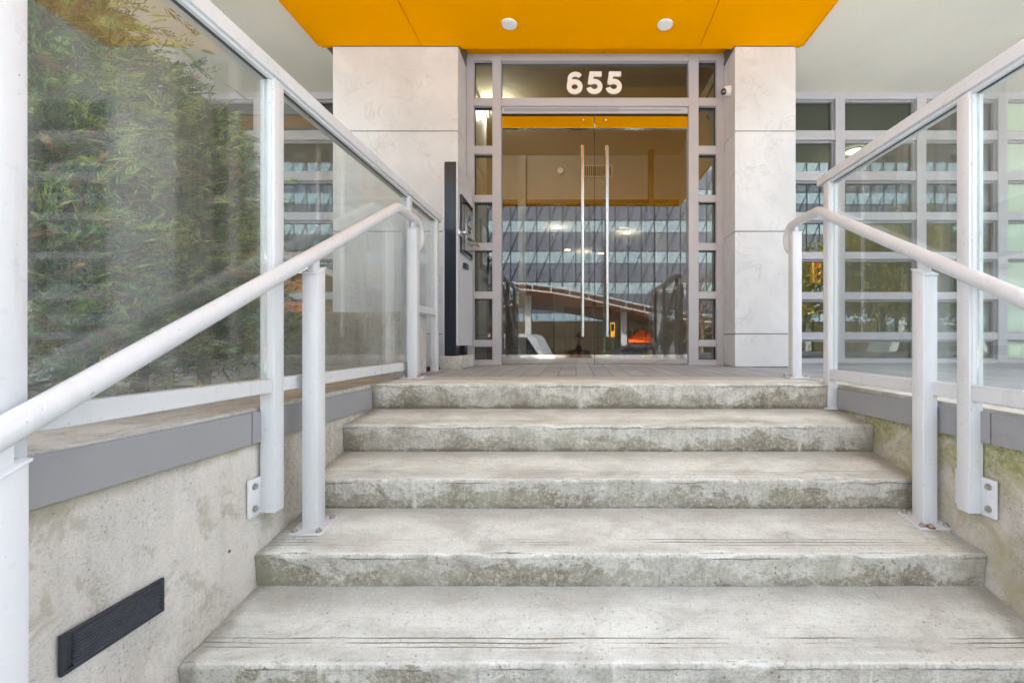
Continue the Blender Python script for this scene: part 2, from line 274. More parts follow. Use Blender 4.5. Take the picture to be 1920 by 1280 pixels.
class B:
    def __init__(s): s.bm = bmesh.new()
    def box(s, a, b, bev=0.0, mi=0, seg=1):
        c = [(a[i] + b[i]) / 2 for i in range(3)]; d = [abs(b[i] - a[i]) for i in range(3)]
        bm = bmesh.new(); bmesh.ops.create_cube(bm, size=1, matrix=Matrix.Translation(c) @ Matrix.Diagonal((*d, 1)))
        if bev: bmesh.ops.bevel(bm, geom=bm.edges[:], offset=min(bev, min(d) * .45), segments=seg, affect='EDGES', profile=.5)
        s._add(bm, mi); return s
    def _add(s, bm, mi=0, smooth=False):
        for f in bm.faces: f.material_index = mi; f.smooth = smooth
        me = bpy.data.meshes.new('t'); bm.to_mesh(me); bm.free(); s.bm.from_mesh(me); bpy.data.meshes.remove(me)
    def cyl(s, p, q, r, r2=None, seg=16, mi=0, cap=True):
        p = Vector(p); q = Vector(q); d = q - p; bm = bmesh.new()
        bmesh.ops.create_cone(bm, cap_ends=cap, segments=seg, radius1=r, radius2=r if r2 is None else r2, depth=d.length)
        bm.transform(Matrix.Translation((p + q) / 2) @ d.to_track_quat('Z', 'Y').to_matrix().to_4x4()); s._add(bm, mi, True); return s
    def sph(s, c, r, mi=0, seg=16, scale=(1, 1, 1)):
        bm = bmesh.new(); bmesh.ops.create_uvsphere(bm, u_segments=seg, v_segments=seg // 2, radius=r)
        bm.transform(Matrix.Translation(c) @ Matrix.Diagonal((*scale, 1))); s._add(bm, mi, True); return s
    def tube(s, pts, r, seg=20, mi=0):
        bm = bmesh.new(); pts = [Vector(p) for p in pts]; rings = []
        for i, p in enumerate(pts):
            t = ((pts[i] - pts[i - 1]).normalized() if i else Vector()) + ((pts[i + 1] - pts[i]).normalized() if i < len(pts) - 1 else Vector())
            t.normalize(); u = t.orthogonal() if abs(t.x) > .5 else t.cross(Vector((1, 0, 0))); u.normalize(); v = t.cross(u)
            k = 1.0
            if 0 < i < len(pts) - 1: k = 1 / max(.5, math.cos((pts[i] - pts[i - 1]).angle(pts[i + 1] - pts[i]) / 2))
            rings.append([bm.verts.new(p + (u * math.cos(a) * k + v * math.sin(a)) * (r[i] if isinstance(r, list) else r)) for a in [2 * math.pi * j / seg for j in range(seg)]])
        for a, b in zip(rings, rings[1:]):
            for j in range(seg): bm.faces.new((a[j], a[(j + 1) % seg], b[(j + 1) % seg], b[j]))
        bm.faces.new(rings[0][::-1]); bm.faces.new(rings[-1]); bmesh.ops.recalc_face_normals(bm, faces=bm.faces[:]); s._add(bm, mi, True); return s
    def poly(s, pts, ext, mi=0):          # planar outline extruded by vector ext
        bm = bmesh.new(); vs = [bm.verts.new(p) for p in pts]; f = bm.faces.new(vs)
        r = bmesh.ops.extrude_face_region(bm, geom=[f]); bmesh.ops.translate(bm, verts=[g for g in r['geom'] if isinstance(g, bmesh.types.BMVert)], vec=ext)
        bmesh.ops.recalc_face_normals(bm, faces=bm.faces[:]); s._add(bm, mi); return s
    def quad(s, pts, mi=0):
        f = s.bm.faces.new([s.bm.verts.new(p) for p in pts]); f.material_index = mi; return s
    def me(s, sharp=True):
        me = bpy.data.meshes.new('m'); s.bm.to_mesh(me); s.bm.free()
        if sharp:
            try: me.set_sharp_from_angle(angle=R(40))
            except Exception: pass
        return me
    def obj(s, name, mat, parent=None, origin=None): return link(name, s.me(), mat, parent, origin)
def box(name, a, b, mat, parent=None, bev=0.0, origin=None): return B().box(a, b, bev).obj(name, mat, parent, origin)

# ------------------------------------------------------------------ ground and setting
STREET = -1.36; XL, XR = -1.125, 1.437; RISE, TREAD = .17, .2904; NY0 = 2.399
tag(box('ground', (-150, -120, STREET - .5), (150, 60, STREET - .06), M['asphalt']), 'dark asphalt ground of the street', 'ground', kind='structure')
tag(box('sidewalk', (-60, -9.0, STREET - .4), (60, .42, STREET), M['sidewalk']), 'pale slab pavement at the foot of the concrete steps', 'pavement', kind='structure')  # widened and kept pale so its sunlit slabs bounce light onto the soffit
tag(box('plaza', (-60, -44.9, STREET - .4), (60, -18.5, STREET), M['sidewalk']), 'pale paved plaza across the street', 'plaza', kind='structure')
rm = B()
for i in range(-12, 13): rm.box((i * 5, -13.6, STREET - .056), (i * 5 + 3, -13.45, STREET - .052))
rm.box((-60, -9.5, STREET - .056), (60, -9.35, STREET - .052))
tag(rm.obj('road_markings', M['mark'], origin=(0, -13.5, STREET)), 'white dashed lane markings on the street', 'road markings', kind='structure')
# landing and terrace sheets (the landing lies between the guards, the terrace beside it)
tag(box('landing_paving', (-1.13, 2.865, -.12), (1.60, 4.22, .0), M['paver'], origin=(0, 3.5, 0)), 'grey narrow pavers of the landing in front of the glass doors', 'paving', kind='structure')
tag(box('terrace_paving', (1.604, -.6, STREET - .3), (9.0, 4.80, -.004), M['paver'], origin=(4, 2, 0)), 'grey pavers of the terrace behind the right glass guard', 'paving', kind='structure')
sg = B(); bm = sg.bm
nx, ny = 60, 60; gx = np.linspace(-7, -1.42, nx); gy = np.linspace(-.6, 3.0, ny)
vs = [[bm.verts.new((x, y, -.07 + .03 * noise.noise(Vector((x * 3, y * 3, 0))) + .012 * noise.noise(Vector((x * 14, y * 14, 3))))) for y in gy] for x in gx]
for i in range(nx - 1):
    for j in range(ny - 1): bm.faces.new((vs[i][j], vs[i + 1][j], vs[i + 1][j + 1], vs[i][j + 1]))
tag(sg.obj('planter_soil', M['soil'], origin=(-3, 1.5, -.07)), 'brown planter soil under the cedar hedge', 'soil', kind='structure')

# ------------------------------------------------------------------ concrete steps
stairs = thing('concrete_stairs', (0, .4, STREET), 'flight of worn grey concrete steps with stained risers between the two handrails', 'stairs')
def make_step(i):
    yn = NY0 - i * TREAD; zn = -i * RISE
    depth = .466 if i == 0 else TREAD + .020; back_rise = 0.0 if i == 0 else [.031, .039, .045, .052, .056, .06, .06, .06, .06][i - 1]
    prof = [(yn + .06 + (depth - .06) * q, zn + back_rise * q) for q in (1, .84, .68, .5, .34, .17)]
    prof += [(yn + .07, zn + .001), (yn + .04, zn), (yn + .022, zn - .001)]
    for k in range(7):
        a = k / 6 * math.pi / 2; prof.append((yn + .014 - .014 * math.sin(a), zn - .001 - .014 + .014 * math.cos(a)))
    dl = [.031, .039, .045, .052, .056, .06, .06, .06, .06]; bot = zn - RISE + dl[i] - .006
    for k in range(1, 9):
        f = k / 8; prof.append((yn + .004 + .008 * f, zn - .015 + (bot - zn + .015) * f))
    nseg = 420; xs = np.linspace(XL, XR, nseg + 1); me = bpy.data.meshes.new('step')
    verts = []
    for x in xs:
        s = 1.0
        for k, (y, z) in enumerate(prof):
            v = Vector((x * 7, i * 5.3, z * 9)); dy = .0035 * noise.noise(Vector((x * 2.2, i * 9.1, 0)))
            if k >= 8:
                chip = max(0, noise.noise(Vector((x * 5, i * 3.7, 1.5))) - .28) * .045 + max(0, noise.noise(Vector((x * 21, i * 3.7, 4.5))) - .15) * .020
                kk = max(0, 1 - abs(k - 11) / 5.0); dy += chip * kk * 1.1; z -= chip * kk * .55
                dy += .0022 * noise.noise(Vector((x * 26, z * 26, i)))
            else: z += .0013 * noise.noise(Vector((x * 4, y * 9, i))) 
            verts.append((x, y + dy, z))
    n = len(prof); faces = []
    for a in range(nseg):
        for k in range(n - 1): faces.append((a * n + k, a * n + k + 1, (a + 1) * n + k + 1, (a + 1) * n + k))
    # back and underside so that each step is solid
    b0 = len(verts); verts += [(XL, prof[-1][0], bot - .01), (XL, yn + depth, bot - .01), (XR, prof[-1][0], bot - .01), (XR, yn + depth, bot - .01)]
    L_ = nseg * n
    faces += [(b0, b0 + 1, b0 + 3, b0 + 2), (b0 + 1, 0, L_, b0 + 3)]
    me.from_pydata(verts, [], faces); me.update()
    b = bmesh.new(); b.from_mesh(me); bmesh.ops.recalc_face_normals(b, faces=b.faces[:]); b.to_mesh(me); b.free()
    for p in me.polygons: p.use_smooth = True
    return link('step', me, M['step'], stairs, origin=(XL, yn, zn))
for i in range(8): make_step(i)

# ------------------------------------------------------------------ side walls
def side_wall(sgn, name, label, mat):
    x0 = XL if sgn < 0 else XR; xo = x0 + sgn * .30
    t = thing(name, (x0, 1.2, STREET), label, 'wall')
    nb = B(); bm = nb.bm
    y0, y1 = -.6, (2.46 if sgn < 0 else 2.40); zt = -.005
    ny_, nz_ = 150, 80; g = []
    for i in range(ny_ + 1):
        row = []
        for j in range(nz_ + 1):
            y = y0 + (y1 - y0) * i / ny_; z = STREET + (zt - STREET) * j / nz_
            d = .004 * noise.noise(Vector((y * 3, z * 3, sgn))) + .0016 * noise.noise(Vector((y * 30, z * 30, sgn)))
            row.append(bm.verts.new((x0 + sgn * (.003 + d), y, z)))
        g.append(row)
    for i in range(ny_):
        for j in range(nz_): bm.faces.new((g[i][j], g[i + 1][j], g[i + 1][j + 1], g[i][j + 1]))
    bmesh.ops.recalc_face_normals(bm, faces=bm.faces[:])
    for f in bm.faces:
        f.smooth = True
        if f.normal.x * sgn > 0: f.normal_flip()
    nb.box((x0 + sgn * .012, y0, STREET), (xo, y1 + .45, zt - .0), .004)
    nb.box((x0 + sgn * .0, y1 + .002, -.4), (x0 + sgn * .011, y1 + .44, -.003))
    nb.obj('wall_body', mat, t)
    # sheet metal flashing along the top, standing proud of the wall, in two lengths
    for ya, yb in ((.30, 1.50), (1.506, 2.385)):
        fb = B(); yy = [ya, yb]
        def zt_(y): return -.004 - .0145 * (y - .6)
        fb.poly([(x0 - sgn * .012, ya, zt_(ya)), (x0 - sgn * .012, yb, zt_(yb)), (x0 - sgn * .012, yb, zt_(yb) - .104), (x0 - sgn * .012, ya, zt_(ya) - .104)], (sgn * .02, 0, 0))
        fb.poly([(x0 - sgn * .012, ya, zt_(ya) + .0025), (x0 - sgn * .012, yb, zt_(yb) + .0025), (x0 - sgn * .012, yb, zt_(yb)), (x0 - sgn * .012, ya, zt_(ya))], (sgn * .05, 0, 0))
        fb.obj('flashing', M['flash'], t)
    return t
lw = side_wall(-1, 'retaining_wall', 'pale concrete side wall left of the steps with a louvred vent', M['wall'])
rw = side_wall(1, 'retaining_wall', 'mossy greenish concrete side wall right of the steps', M['mosswall'])
# louvred vent in the left wall
fb = B(); fb.box((XL + .0, .949, -.498), (XL + .009, .9575, -.408), .001); fb.box((XL - .0, .958, -.498), (XL + .009, 1.178, -.490), .001).box((XL, .958, -.416), (XL + .009, 1.178, -.408), .001).box((XL, 1.178, -.498), (XL + .009, 1.187, -.408), .001).box((XL - .0005, .9585, -.490), (XL + .0035, 1.1775, -.416))
fo = fb.obj('vent_frame', M['darkvent'], lw)
for k in range(9):
    z = -.488 + k * .0082; s = B(); s.poly([(XL + .0036, .972, z + .004), (XL + .0105, .972, z), (XL + .0105, .972, z + .0022), (XL + .0036, .972, z + .0056)], (0, .203, 0)); s.obj('louvre', M['ventslat'], fo)

tag(box('planter_front_wall', (-7, -.75, STREET - .1), (XL - .302, -.602, -.03), M['wall'], bev=.008), 'concrete planter wall facing the street, left of the steps', 'wall')
# ------------------------------------------------------------------ low planter wall
nb = B(); nb.box((-4.6, 2.96, -.3), (XL - .0, 3.30, .43), .012, seg=2)
tag(nb.obj('planter_wall', M['wall'], origin=(-2.5, 3.1, -.3)), 'low concrete planter wall beside the landing, left of the intercom post', 'wall')

# ------------------------------------------------------------------ glass guards
def guard(sgn, label, posts, spans, ztop, y_end, y_start):
    xi = -1.066 if sgn < 0 else 1.385; xo = xi + sgn * .052; xg = xi + sgn * .027
    t = thing('glass_guard', (xg, 1.6, 0), label, 'glass railing')
    rb = B(); a = xi - sgn * (-.0) ; r0 = xi + sgn * .005; r1 = xi + sgn * .078
    rb.box((r0 - sgn * .012, y_start, ztop - .05), (r1, y_end, ztop), .003)
    rb.box((xg - sgn * .022, y_start, ztop - .0625), (xg - sgn * .007, y_end - .05, ztop - .0505)).box((xg + sgn * .010, y_start, ztop - .0625), (xg + sgn * .030, y_end - .05, ztop - .0505))
    tr = rb.obj('top_rail', M['rail'], t)
    gk = B(); gk.box((xg - sgn * .0068, y_start, ztop - .060), (xg + sgn * .0098, y_end - .05, ztop - .0508)); gk.obj('gasket', M['gasket'], tr)
    for (ya, yb, zb, fl) in posts:
        p = B(); p.box((xi, ya, zb), (xo, yb, ztop - .051), .004, seg=2)
        # glazing beads on the post faces
        po = p.obj('post', M['rail'], t, origin=(xg, ya, zb))
        for y in (ya - .004, yb):
            b = B(); b.box((xg - sgn * .018, y, max(zb, .02) + .06), (xg - sgn * .006, y + .004, ztop - .064)).box((xg + sgn * .006, y, max(zb, .02) + .06), (xg + sgn * .018, y + .004, ztop - .064)); b.obj('glazing_bead', M['rail'], po)
        if fl == 'side':          # bolted plate on the wall face behind the post
            pb = B(); fx = XL if sgn < 0 else XR
            pb.box((fx - sgn * .011, ya - .055, zb + .0), (fx - sgn * .002, ya + .002, zb + .132), .003, seg=2)
            pb.box((fx - sgn * .0108, ya + .0525, zb + .0), (fx - sgn * .002, ya + .107, zb + .132), .003, seg=2)
            pl = pb.obj('flange_plate', M['rail'], po)
            for z in (zb + .028, zb + .105):
                bb = B(); bb.cyl((fx - sgn * .011, ya - .03, z), (fx - sgn * .0135, ya - .03, z), .012, seg=16).cyl((fx - sgn * .0135, ya - .03, z), (fx - sgn * .0195, ya - .03, z), .0085, seg=6).cyl((fx - sgn * .0195, ya - .03, z), (fx - sgn * .023, ya - .03, z), .004, seg=8)
                bb.obj('bolt', M['bolt'], pl)
        elif fl == 'foot':
            pb = B(); pb.box((xi - sgn * .02, ya - .02, zb), (xo + sgn * .008, yb + .02, zb + .008), .002); pb.obj('base_plate', M['rail'], po)
    for (ya, yb, z0, z1) in spans:
        b = B(); b.box((xi + sgn * .006, ya + .001, z0), (xo - sgn * .004, yb - .001, z1), .003); b.obj('bottom_rail', M['rail'], t)
        g = B(); g.box((xg - sgn * .005, ya + .006, z1 - .004), (xg + sgn * .005, yb - .006, ztop - .060)); g.obj('glass_pane', M['gglass'], t)
    return t
guard(-1, 'glass railing left of the steps, in front of the cedar hedge',
      [(.800, .852, -.60, 'side'), (1.546, 1.598, -.376, 'side'), (2.80, 2.852, .0, 'foot'), (3.35, 3.402, .0, '')],
      [(.2, .800, .05, .10), (.852, 1.546, .05, .10), (1.598, 2.80, .05, .10), (2.852, 3.35, .43, .48)], 1.218, 3.45, .2)
guard(1, 'glass railing right of the steps, in front of the terrace windows',
      [(.80, .852, -.60, 'side'), (1.541, 1.593, -.376, 'side'), (2.40, 2.452, -.141, 'foot')],
      [(.2, .80, .02, .075), (.852, 1.541, .02, .075), (1.593, 2.40, .02, .075)], 1.165, 2.505, .2)

# ------------------------------------------------------------------ handrails
def handrail(xc, label, z_of, posts):
    t = thing('handrail', (xc, 1.6, -.5), label, 'handrail')
    yk = 2.50; zk = z_of(yk); pts = [(xc, .12, z_of(.12))] + [(xc, y, z_of(y)) for y in np.linspace(.5, yk - .05, 8)]
    pts += [(xc, yk - .02, zk - .011), (xc, yk, zk - .003), (xc, yk + .025, zk), (xc, 2.66, zk), (xc, 2.78, zk)]
    for k in range(1, 12):
        a = k / 11 * R(205); pts.append((xc, 2.78 + .085 * math.sin(a), zk - .085 + .085 * math.cos(a)))
    b = B(); b.tube(pts, .0265, 28); b.obj('rail_tube', M['rail'], t)
    for (y, zb, rust) in posts:
        zt = (z_of(y) if y < yk else zk) - .062; h = .029
        p = B(); sl = .0 if y > yk else .50
        p.box((xc - h, y - h, zb), (xc + h, y + h, zt), .004, seg=2)
        for v in p.bm.verts:
            if v.co.z > zt - .02: v.co.z += sl * (v.co.y - y)
        sh = .155 if y < 1.8 and y > 1 else 0.0
        po = p.obj('stanchion', M['rail'], t, origin=(xc, y, zb))
        c = B(); c.box((xc - h - .003, y - h - .003, zt - .002), (xc + h + .003, y + h + .003, zt + .004), .001)
        c.box((xc - .011, y - .02, zt + .0), (xc + .011, y + .02, zt + .045)); 
        for v in c.bm.verts: v.co.z += sl * (v.co.y - y)
        c.obj('saddle_bracket', M['rail'], po)
        bp = B(); w_ = .062; bp.box((xc - w_, y - w_, zb + .001), (xc + w_, y + w_, zb + .010), .002); 
        for v in bp.bm.verts: v.co.z += sh * (v.co.y - y)
        bpo = bp.obj('base_plate', M['rail'], po)
        for dx, dy in ((-.046, -.046), (.046, -.046), (-.046, .046), (.046, .046)):
            q = B(); q.cyl((xc + dx, y + dy, zb + .010), (xc + dx, y + dy, zb + .013), .011).cyl((xc + dx, y + dy, zb + .013), (xc + dx, y + dy, zb + .019), .0085, seg=6).cyl((xc + dx, y + dy, zb + .019), (xc + dx, y + dy, zb + .024), .004, seg=8)
            for v in q.bm.verts: v.co.z += sh * dy
            q.obj('bolt', M['bolt'], bpo)
        if rust:
            q = B(); q.cyl((xc - .02, y - .055, zb + .0105), (xc - .02, y - .055, zb + .0118), .016, seg=20); [setattr(v.co, 'z', v.co.z + sh * (v.co.y - y)) for v in q.bm.verts]; ro = q.obj('rust_stain', M['rust'], bpo)
            q = B(); q.cyl((xc - .02, y - .055, zb + .0118), (xc - .02, y - .055, zb + .022), .008, seg=6); [setattr(v.co, 'z', v.co.z + sh * (v.co.y - y)) for v in q.bm.verts]; q.obj('bolt', M['bolt'], bpo)
        fr = B()                                                    # grout crumbs round the foot
        for k in range(26):
            a = random.uniform(0, 6.28); rr = random.uniform(.07, .10); fr.sph((xc + rr * math.cos(a), y + rr * math.sin(a) * .9, zb + .002 + sh * rr * math.sin(a) * .9), random.uniform(.002, .006), seg=6, scale=(1.3, 1, .6))
        tag(fr.obj('grout_crumbs', M['wall'], po), kind='stuff')
    return t
handrail(-1.02, 'light grey tubular handrail on the left side of the steps', lambda y: .067 + .54 * (y - .774), [(.765, -1.015, 0), (1.702, -.4905, 0), (2.745, .0, 0)])
handrail(1.385, 'light grey tubular handrail on the right side of the steps, one rusty foot bolt', lambda y: .361 + .536 * (y - 1.352), [(.765, -1.015, 0), (1.738, -.485, 1), (2.765, .0, 0)])

# ------------------------------------------------------------------ the building
bl = thing('apartment_building', (0, 4.3, 0), 'building entrance with white stone pillars and orange canopy above the steps', 'building')
CZ = 2.895; SZ = 2.935; DY = 4.29; WY = 4.79
def pillar(x0, x1, label=None):
    zs = [0.0, .299, 1.224, 2.130, CZ - .002]; b = B(); y0, y1 = 3.95, 5.2; 
    for a, c in zip(zs, zs[1:]): b.box((x0, y0, a + .0035), (x1, y1, c - .0035), .003)
    jb = B().box((x0 + .007, y0 + .007, -.012), (x1 - .007, y1 - .001, SZ - .001))
    # the joint lines are a darker grey core set back between the slabs
    o = b.obj('pillar', M['stone'], bl, origin=((x0 + x1) / 2, y0, 0))
    jb.obj('joint', M['joint'], o)
    if label: o['label'] = label
pillar(-2.197, -1.065); pillar(1.4355, 1.985)
# soffit in beige stucco; unseen walls above, height set to shade only the entrance
sf = B(); sf.box((-9, 3.0, SZ), (-2.30, 5.3, SZ + .15)); sf.box((2.03, 3.0, SZ), (9, 5.3, SZ + .15)); sf.box((-2.30, 4.3, SZ), (-1.06, 5.3, SZ + .15)); sf.box((1.43, 4.3, SZ), (2.03, 5.3, SZ + .15)); sf.obj('soffit', M['stucco'], bl)
ub = B(); ub.box((-16, 3.0, SZ + .151), (16, 3.25, 5.5)); ub.box((-16, 3.26, 5.2), (16, 20, 5.5)); ub.box((-16, 3.26, SZ + .6), (-15.7, 20, 5.19)).box((15.7, 3.26, SZ + .6), (16, 20, 5.19)).box((-16, 19.7, -.1), (16, 20, 5.19)); ub.box((-9, 3.26, SZ + .151), (9, 19, SZ + .3)); ub.obj('upper_sun_block', M['stucco'], bl)
for q_ in (-1, 1):
    eb = B(); eb.box((min(q_ * 16, q_ * 9), 3.0, -1.4), (max(q_ * 16, q_ * 9), 3.3, SZ + .15)).box((min(q_ * 9.2, q_ * 9), 3.31, -1.4), (max(q_ * 9.2, q_ * 9), 5.3, SZ)); eb.obj('outer_wall', M['stucco'], bl)
# orange canopy: three ceiling panels with fine joints, edge trims and the recessed ceiling over the doors
cb = B(); y0, y1 = -.02, 3.948
for a, b_ in ((-2.312, -1.397), (-1.391, 1.116), (1.122, 2.040)): cb.box((a, y0, CZ), (b_, y1, CZ + .012), .001)
cb.box((-1.05, y1 + .001, CZ + .001), (1.425, 3.99, CZ + .012)); cb.box((-2.312, y0, CZ + .0125), (2.040, 3.99, CZ + .20))
cb.box((-1.058, 3.991, CZ + .125), (1.43, DY - .03, CZ + .155)); cb.box((-1.05, 3.976, CZ + .0125), (1.425, 3.992, CZ + .15)); co = cb.obj('canopy', M['orange'], bl)
tb = B(); tb.box((-2.325, y0 - .01, CZ - .006), (-2.313, y1, CZ + .2), .002).box((2.041, y0 - .01, CZ - .006), (2.053, y1, CZ + .2), .002).box((-2.325, y0 - .022, CZ - .006), (2.053, y0 - .011, CZ + .2), .002)
tb.obj('edge_trim', M['orange_edge'], co)
# entry screen
def fx(p): return (p - 1080) * DY / 820
def fz(p): return EYE + (640 - p) * DY / 820
fy0, fy1 = DY - .055, DY + .045
es = B(); 
vx = [(-1.062, -.989), (-.811, -.727), (1.0935, 1.188), (1.360, 1.4345)]
for a, b_ in vx: es.box((a, fy0, 0), (b_, fy1, 3.02), .002)
rowz = [(2.95, 2.59), (2.512, 2.125), (2.046, 1.649), (1.581, 1.185), (1.113, .715), (.645, .247), (.179, .055)]
for (xa, xb) in ((-.989, -.811), (1.188, 1.360)):
    tops = [3.019] + [r[1] for r in rowz]; bots = [r[0] for r in rowz] + [0.0]
    for zt, zb in zip(tops, bots): es.box((xa + .0005, fy0 + .002, zb), (xb - .0005, fy1 - .002, zt), .002)
es.box((-.7265, fy0 + .002, 2.95), (1.093, fy1 - .002, 3.019), .002); es.box((-.7265, fy0 + .002, 2.512), (1.093, fy1 - .002, 2.59), .002)
es.box((-.7265, fy0 + .03, 2.452), (1.093, fy1 - .005, 2.5115)); sc_o = es.obj('entry_screen', M['frame'], bl)
ck = B(); ck.box((-.70, fy0 + .028, 2.470), (.42, fy0 + .0299, 2.502)); ck.box((-.1, fy0 + .026, 2.476), (1.02, fy0 + .0279, 2.49)); ck.obj('door_header', M['flash'], sc_o)
for (xa, xb) in ((-.989, -.811), (1.188, 1.360)):
    for (zt, zb) in rowz:
        g = B(); g.box((xa, DY - .004, zb), (xb, DY + .004, zt)); g.obj('sidelight_pane', M['bglass'], sc_o)
        k = B(); k.box((xa, DY - .012, zt - .006), (xb, DY - .005, zt), 0).box((xa, DY - .012, zb), (xa + .005, DY - .005, zt - .0065)).box((xb - .005, DY - .012, zb), (xb, DY - .005, zt - .0065)).box((xa + .0055, DY - .012, zb), (xb - .0055, DY - .005, zb + .004)); k.obj('gasket', M['gasket'], sc_o)
g = B(); g.box((-.7265, DY - .004, 2.59), (1.093, DY + .004, 2.95)); g.obj('transom_pane', M['bglass'], sc_o)
# doors
for xa, xb, xh, s_ in ((-.7255, .1800, .064, -1), (.1835, 1.0925, .300, 1)):
    d = link('door', B().box((xa + .0, DY - .004, .104), (xb, DY + .004, 2.31)).me(), M['dglass'], bl, origin=(xa, DY, 0)); d['label'] = 'frameless glass door leaf, %s of the pair' % ('left' if s_ < 0 else 'right')
    B().box((xa, DY - .020, .008), (xb, DY + .020, .103), .002).obj('bottom_rail', M['mirror'], d)
    B().box((xa, DY - .020, 2.311), (xb, DY + .020, 2.428), .002).obj('top_rail', M['mirror'], d)
    B().box((xa + .0, DY - .0205, 2.4285), (xb, DY + .02, 2.45)).obj('pivot_strip', M['gasket'], d)
    lx = xh - .012 if s_ < 0 else xh + .012
    B().cyl((lx - .02 * s_ + .0, DY - .0208, 2.392), (lx - .02 * s_, DY - .024, 2.392), .009, seg=4).obj('lock', M['white'], d)
    h = B(); h.cyl((xh, DY - .085, .275), (xh, DY - .085, 2.112), .0165, seg=20)
    for z in (1.885, .485):
        h.cyl((xh, DY - .085, z), (xh, DY - .004, z), .0105).cyl((xh, DY - .02, z), (xh, DY - .004, z), .018)
        h.sph((xh - s_ * .045 * 0 , DY - .085, z), .012)
    h.obj('handle', M['steel'], d)
    e = B(); ex = xb if s_ < 0 else xa; e.box((ex - .0012, DY - .006, .104), (ex + .0012, DY + .006, 2.31)); e.obj('edge_seal', M['gasket'], d)
# sill
box('threshold', (-1.06, DY - .068, -.02), (1.434, DY + .05, .004), M['steel'], bl)

# window walls
def window_wall(x_list, xa_, xb_, greens, label):
    r_t = [2.863, 2.42, 1.98, 1.548, 1.125, .687, .249]; r_b = [2.521, 2.078, 1.634, 1.20, .763, .325, .040]
    root = link('window_wall', B().box((xa_, WY - .03, SZ - .042), (xb_, WY + .06, SZ - .0005)).me(), M['frame'], bl, origin=((xa_ + xb_) / 2, WY, 0)); root['label'] = label
    f = B(); xs = x_list
    for a, b_ in zip(xs, xs[1:]):
        mw = .052; f.box((b_[0] - mw, WY - .045, .0), (b_[0] + mw, WY + .05, SZ - .0425), .002) if b_ is not xs[-1] else None
        L_, R_ = a[0] + .052, b_[0] - .052
        tops = [SZ - .043] + r_b; bots = r_t + [-.004]
        for zt, zb in zip(tops, bots): f.box((L_ + .0005, WY - .04, zb), (R_ - .0005, WY + .045, zt), .002)
    f.obj('frame', M['frame'], root)
    k = B()
    for j, (a, b_) in enumerate(zip(xs, xs[1:])):
        L_, R_ = a[0] + .053, b_[0] - .053
        for zt, zb in zip(r_t, r_b):
            B().box((L_, WY + .018, zb), (R_, WY + .026, zt)).obj('pane', M['greenglass'] if j in greens else M['bglass'], root)
            # inner sash: a slimmer frame set back inside each light
            w_ = .022; yf0, yf1 = WY - .012, WY + .017
            k.box((L_, yf0, zt - w_), (R_, yf1, zt - .0005)).box((R_ - w_, yf0, zb + .0005), (R_, yf1, zt - w_ - .0005)).box((L_, yf0, zb + .0005), (L_ + .010, yf1, zt - w_ - .0005)).box((L_ + .0105, yf0, zb + .0005), (R_ - w_ - .0005, yf1, zb + .010))
    k.obj('sash', M['flash'], root)
window_wall([(1.95,), (2.868,), (3.752,), (4.635,), (5.52,), (6.40,), (7.3,), (8.2,), (9.0,)], 1.99, 9.0, {3}, 'window wall right of the right pillar')
window_wall([(-9.0,), (-7.6,), (-6.2,), (-4.8,), (-3.45,), (-2.16,)], -9.0, -2.20, set(), 'window wall left of the left pillar')

# lobby behind the doors, dim rooms behind the window walls
lb = B()
lb.box((-2.2, 6.62, 2.37), (1.56, 6.72, 3.05)).box((1.56, 4.36, 0), (1.66, 6.6, 3.04)).box((1.56, 6.62, 0), (1.70, 12, 3.04)).box((-2.3, 4.36, 0), (-2.2, 12, 3.04)).box((-.86, 6.50, 0), (-.75, 6.61, 3.0)).box((-2.2, 12, 0), (1.6, 12.1, 2.4)).box((-2.2, 5.6, 0), (-1.35, 5.7, 3.04)); lb.obj('lobby_wall', M['inwall'], bl)
lc = B(); lc.box((-2.3, 4.34, 3.041), (1.7, 6.72, 3.10)).box((-2.3, 6.73, 2.372), (1.7, 12.1, 2.44)); lc.obj('lobby_ceiling', M['inceil'], bl)
box('lobby_floor', (-2.3, 4.36, -.1), (1.7, 12.1, -.002), M['infloor'], bl)
wd = B(); wd.box((-2.19, 6.60, 2.31), (1.55, 6.74, 2.37)).box((-.86, 6.74, 0), (-.78, 6.80, 2.31)).box((.25, 6.74, 0), (.31, 6.80, 2.31)).box((1.05, 6.74, 0), (1.10, 6.80, 2.31)).box((1.18, 6.74, 0), (1.23, 6.80, 2.31)).box((-2.1, 11.8, 0), (-.6, 11.95, 2.2)).box((-.3, 10.9, 0), (1.1, 11.5, 1.1)).box((.9, 5.4, 1.3), (.96, 5.46, 2.6)); wd.obj('timber_screen', M['indark'], bl)
vg = box('air_grille', (.11, 6.595, 2.70), (.56, 6.619, 2.895), M['inceil'], bl, bev=.004)
q = B()
for k in range(13): q.box((.135 + k * .031, 6.592, 2.725), (.152 + k * .031, 6.5945, 2.868))
q.obj('grille_slots', M['gasket'], vg)
for sx0, sx1 in ((1.72, 9.0), (-9.0, -2.32)):
    b = B(); b.box((sx0, 8.6, -.05), (sx1, 8.7, 2.93)).box((sx0, 4.86, -.08), (sx1, 8.6, -.05)).box((sx0, 4.86, 2.931), (sx1, 8.6, 2.96)); b.obj('room_shell', M['inroom'], bl)
def lamp_disk(name, x, y, z, r, mat, label, cat, grp=None):
    b = B(); b.cyl((x, y, z - .001), (x, y, z - .010), r, r * .96, 40); o = b.obj(name, M['white'], None, origin=(x, y, z)); tag(o, label, cat, grp)
    d = B(); d.cyl((x, y, z - .0105), (x, y, z - .0125), r * .86, r * .84, 40); dd = d.obj('diffuser', mat, o); return o
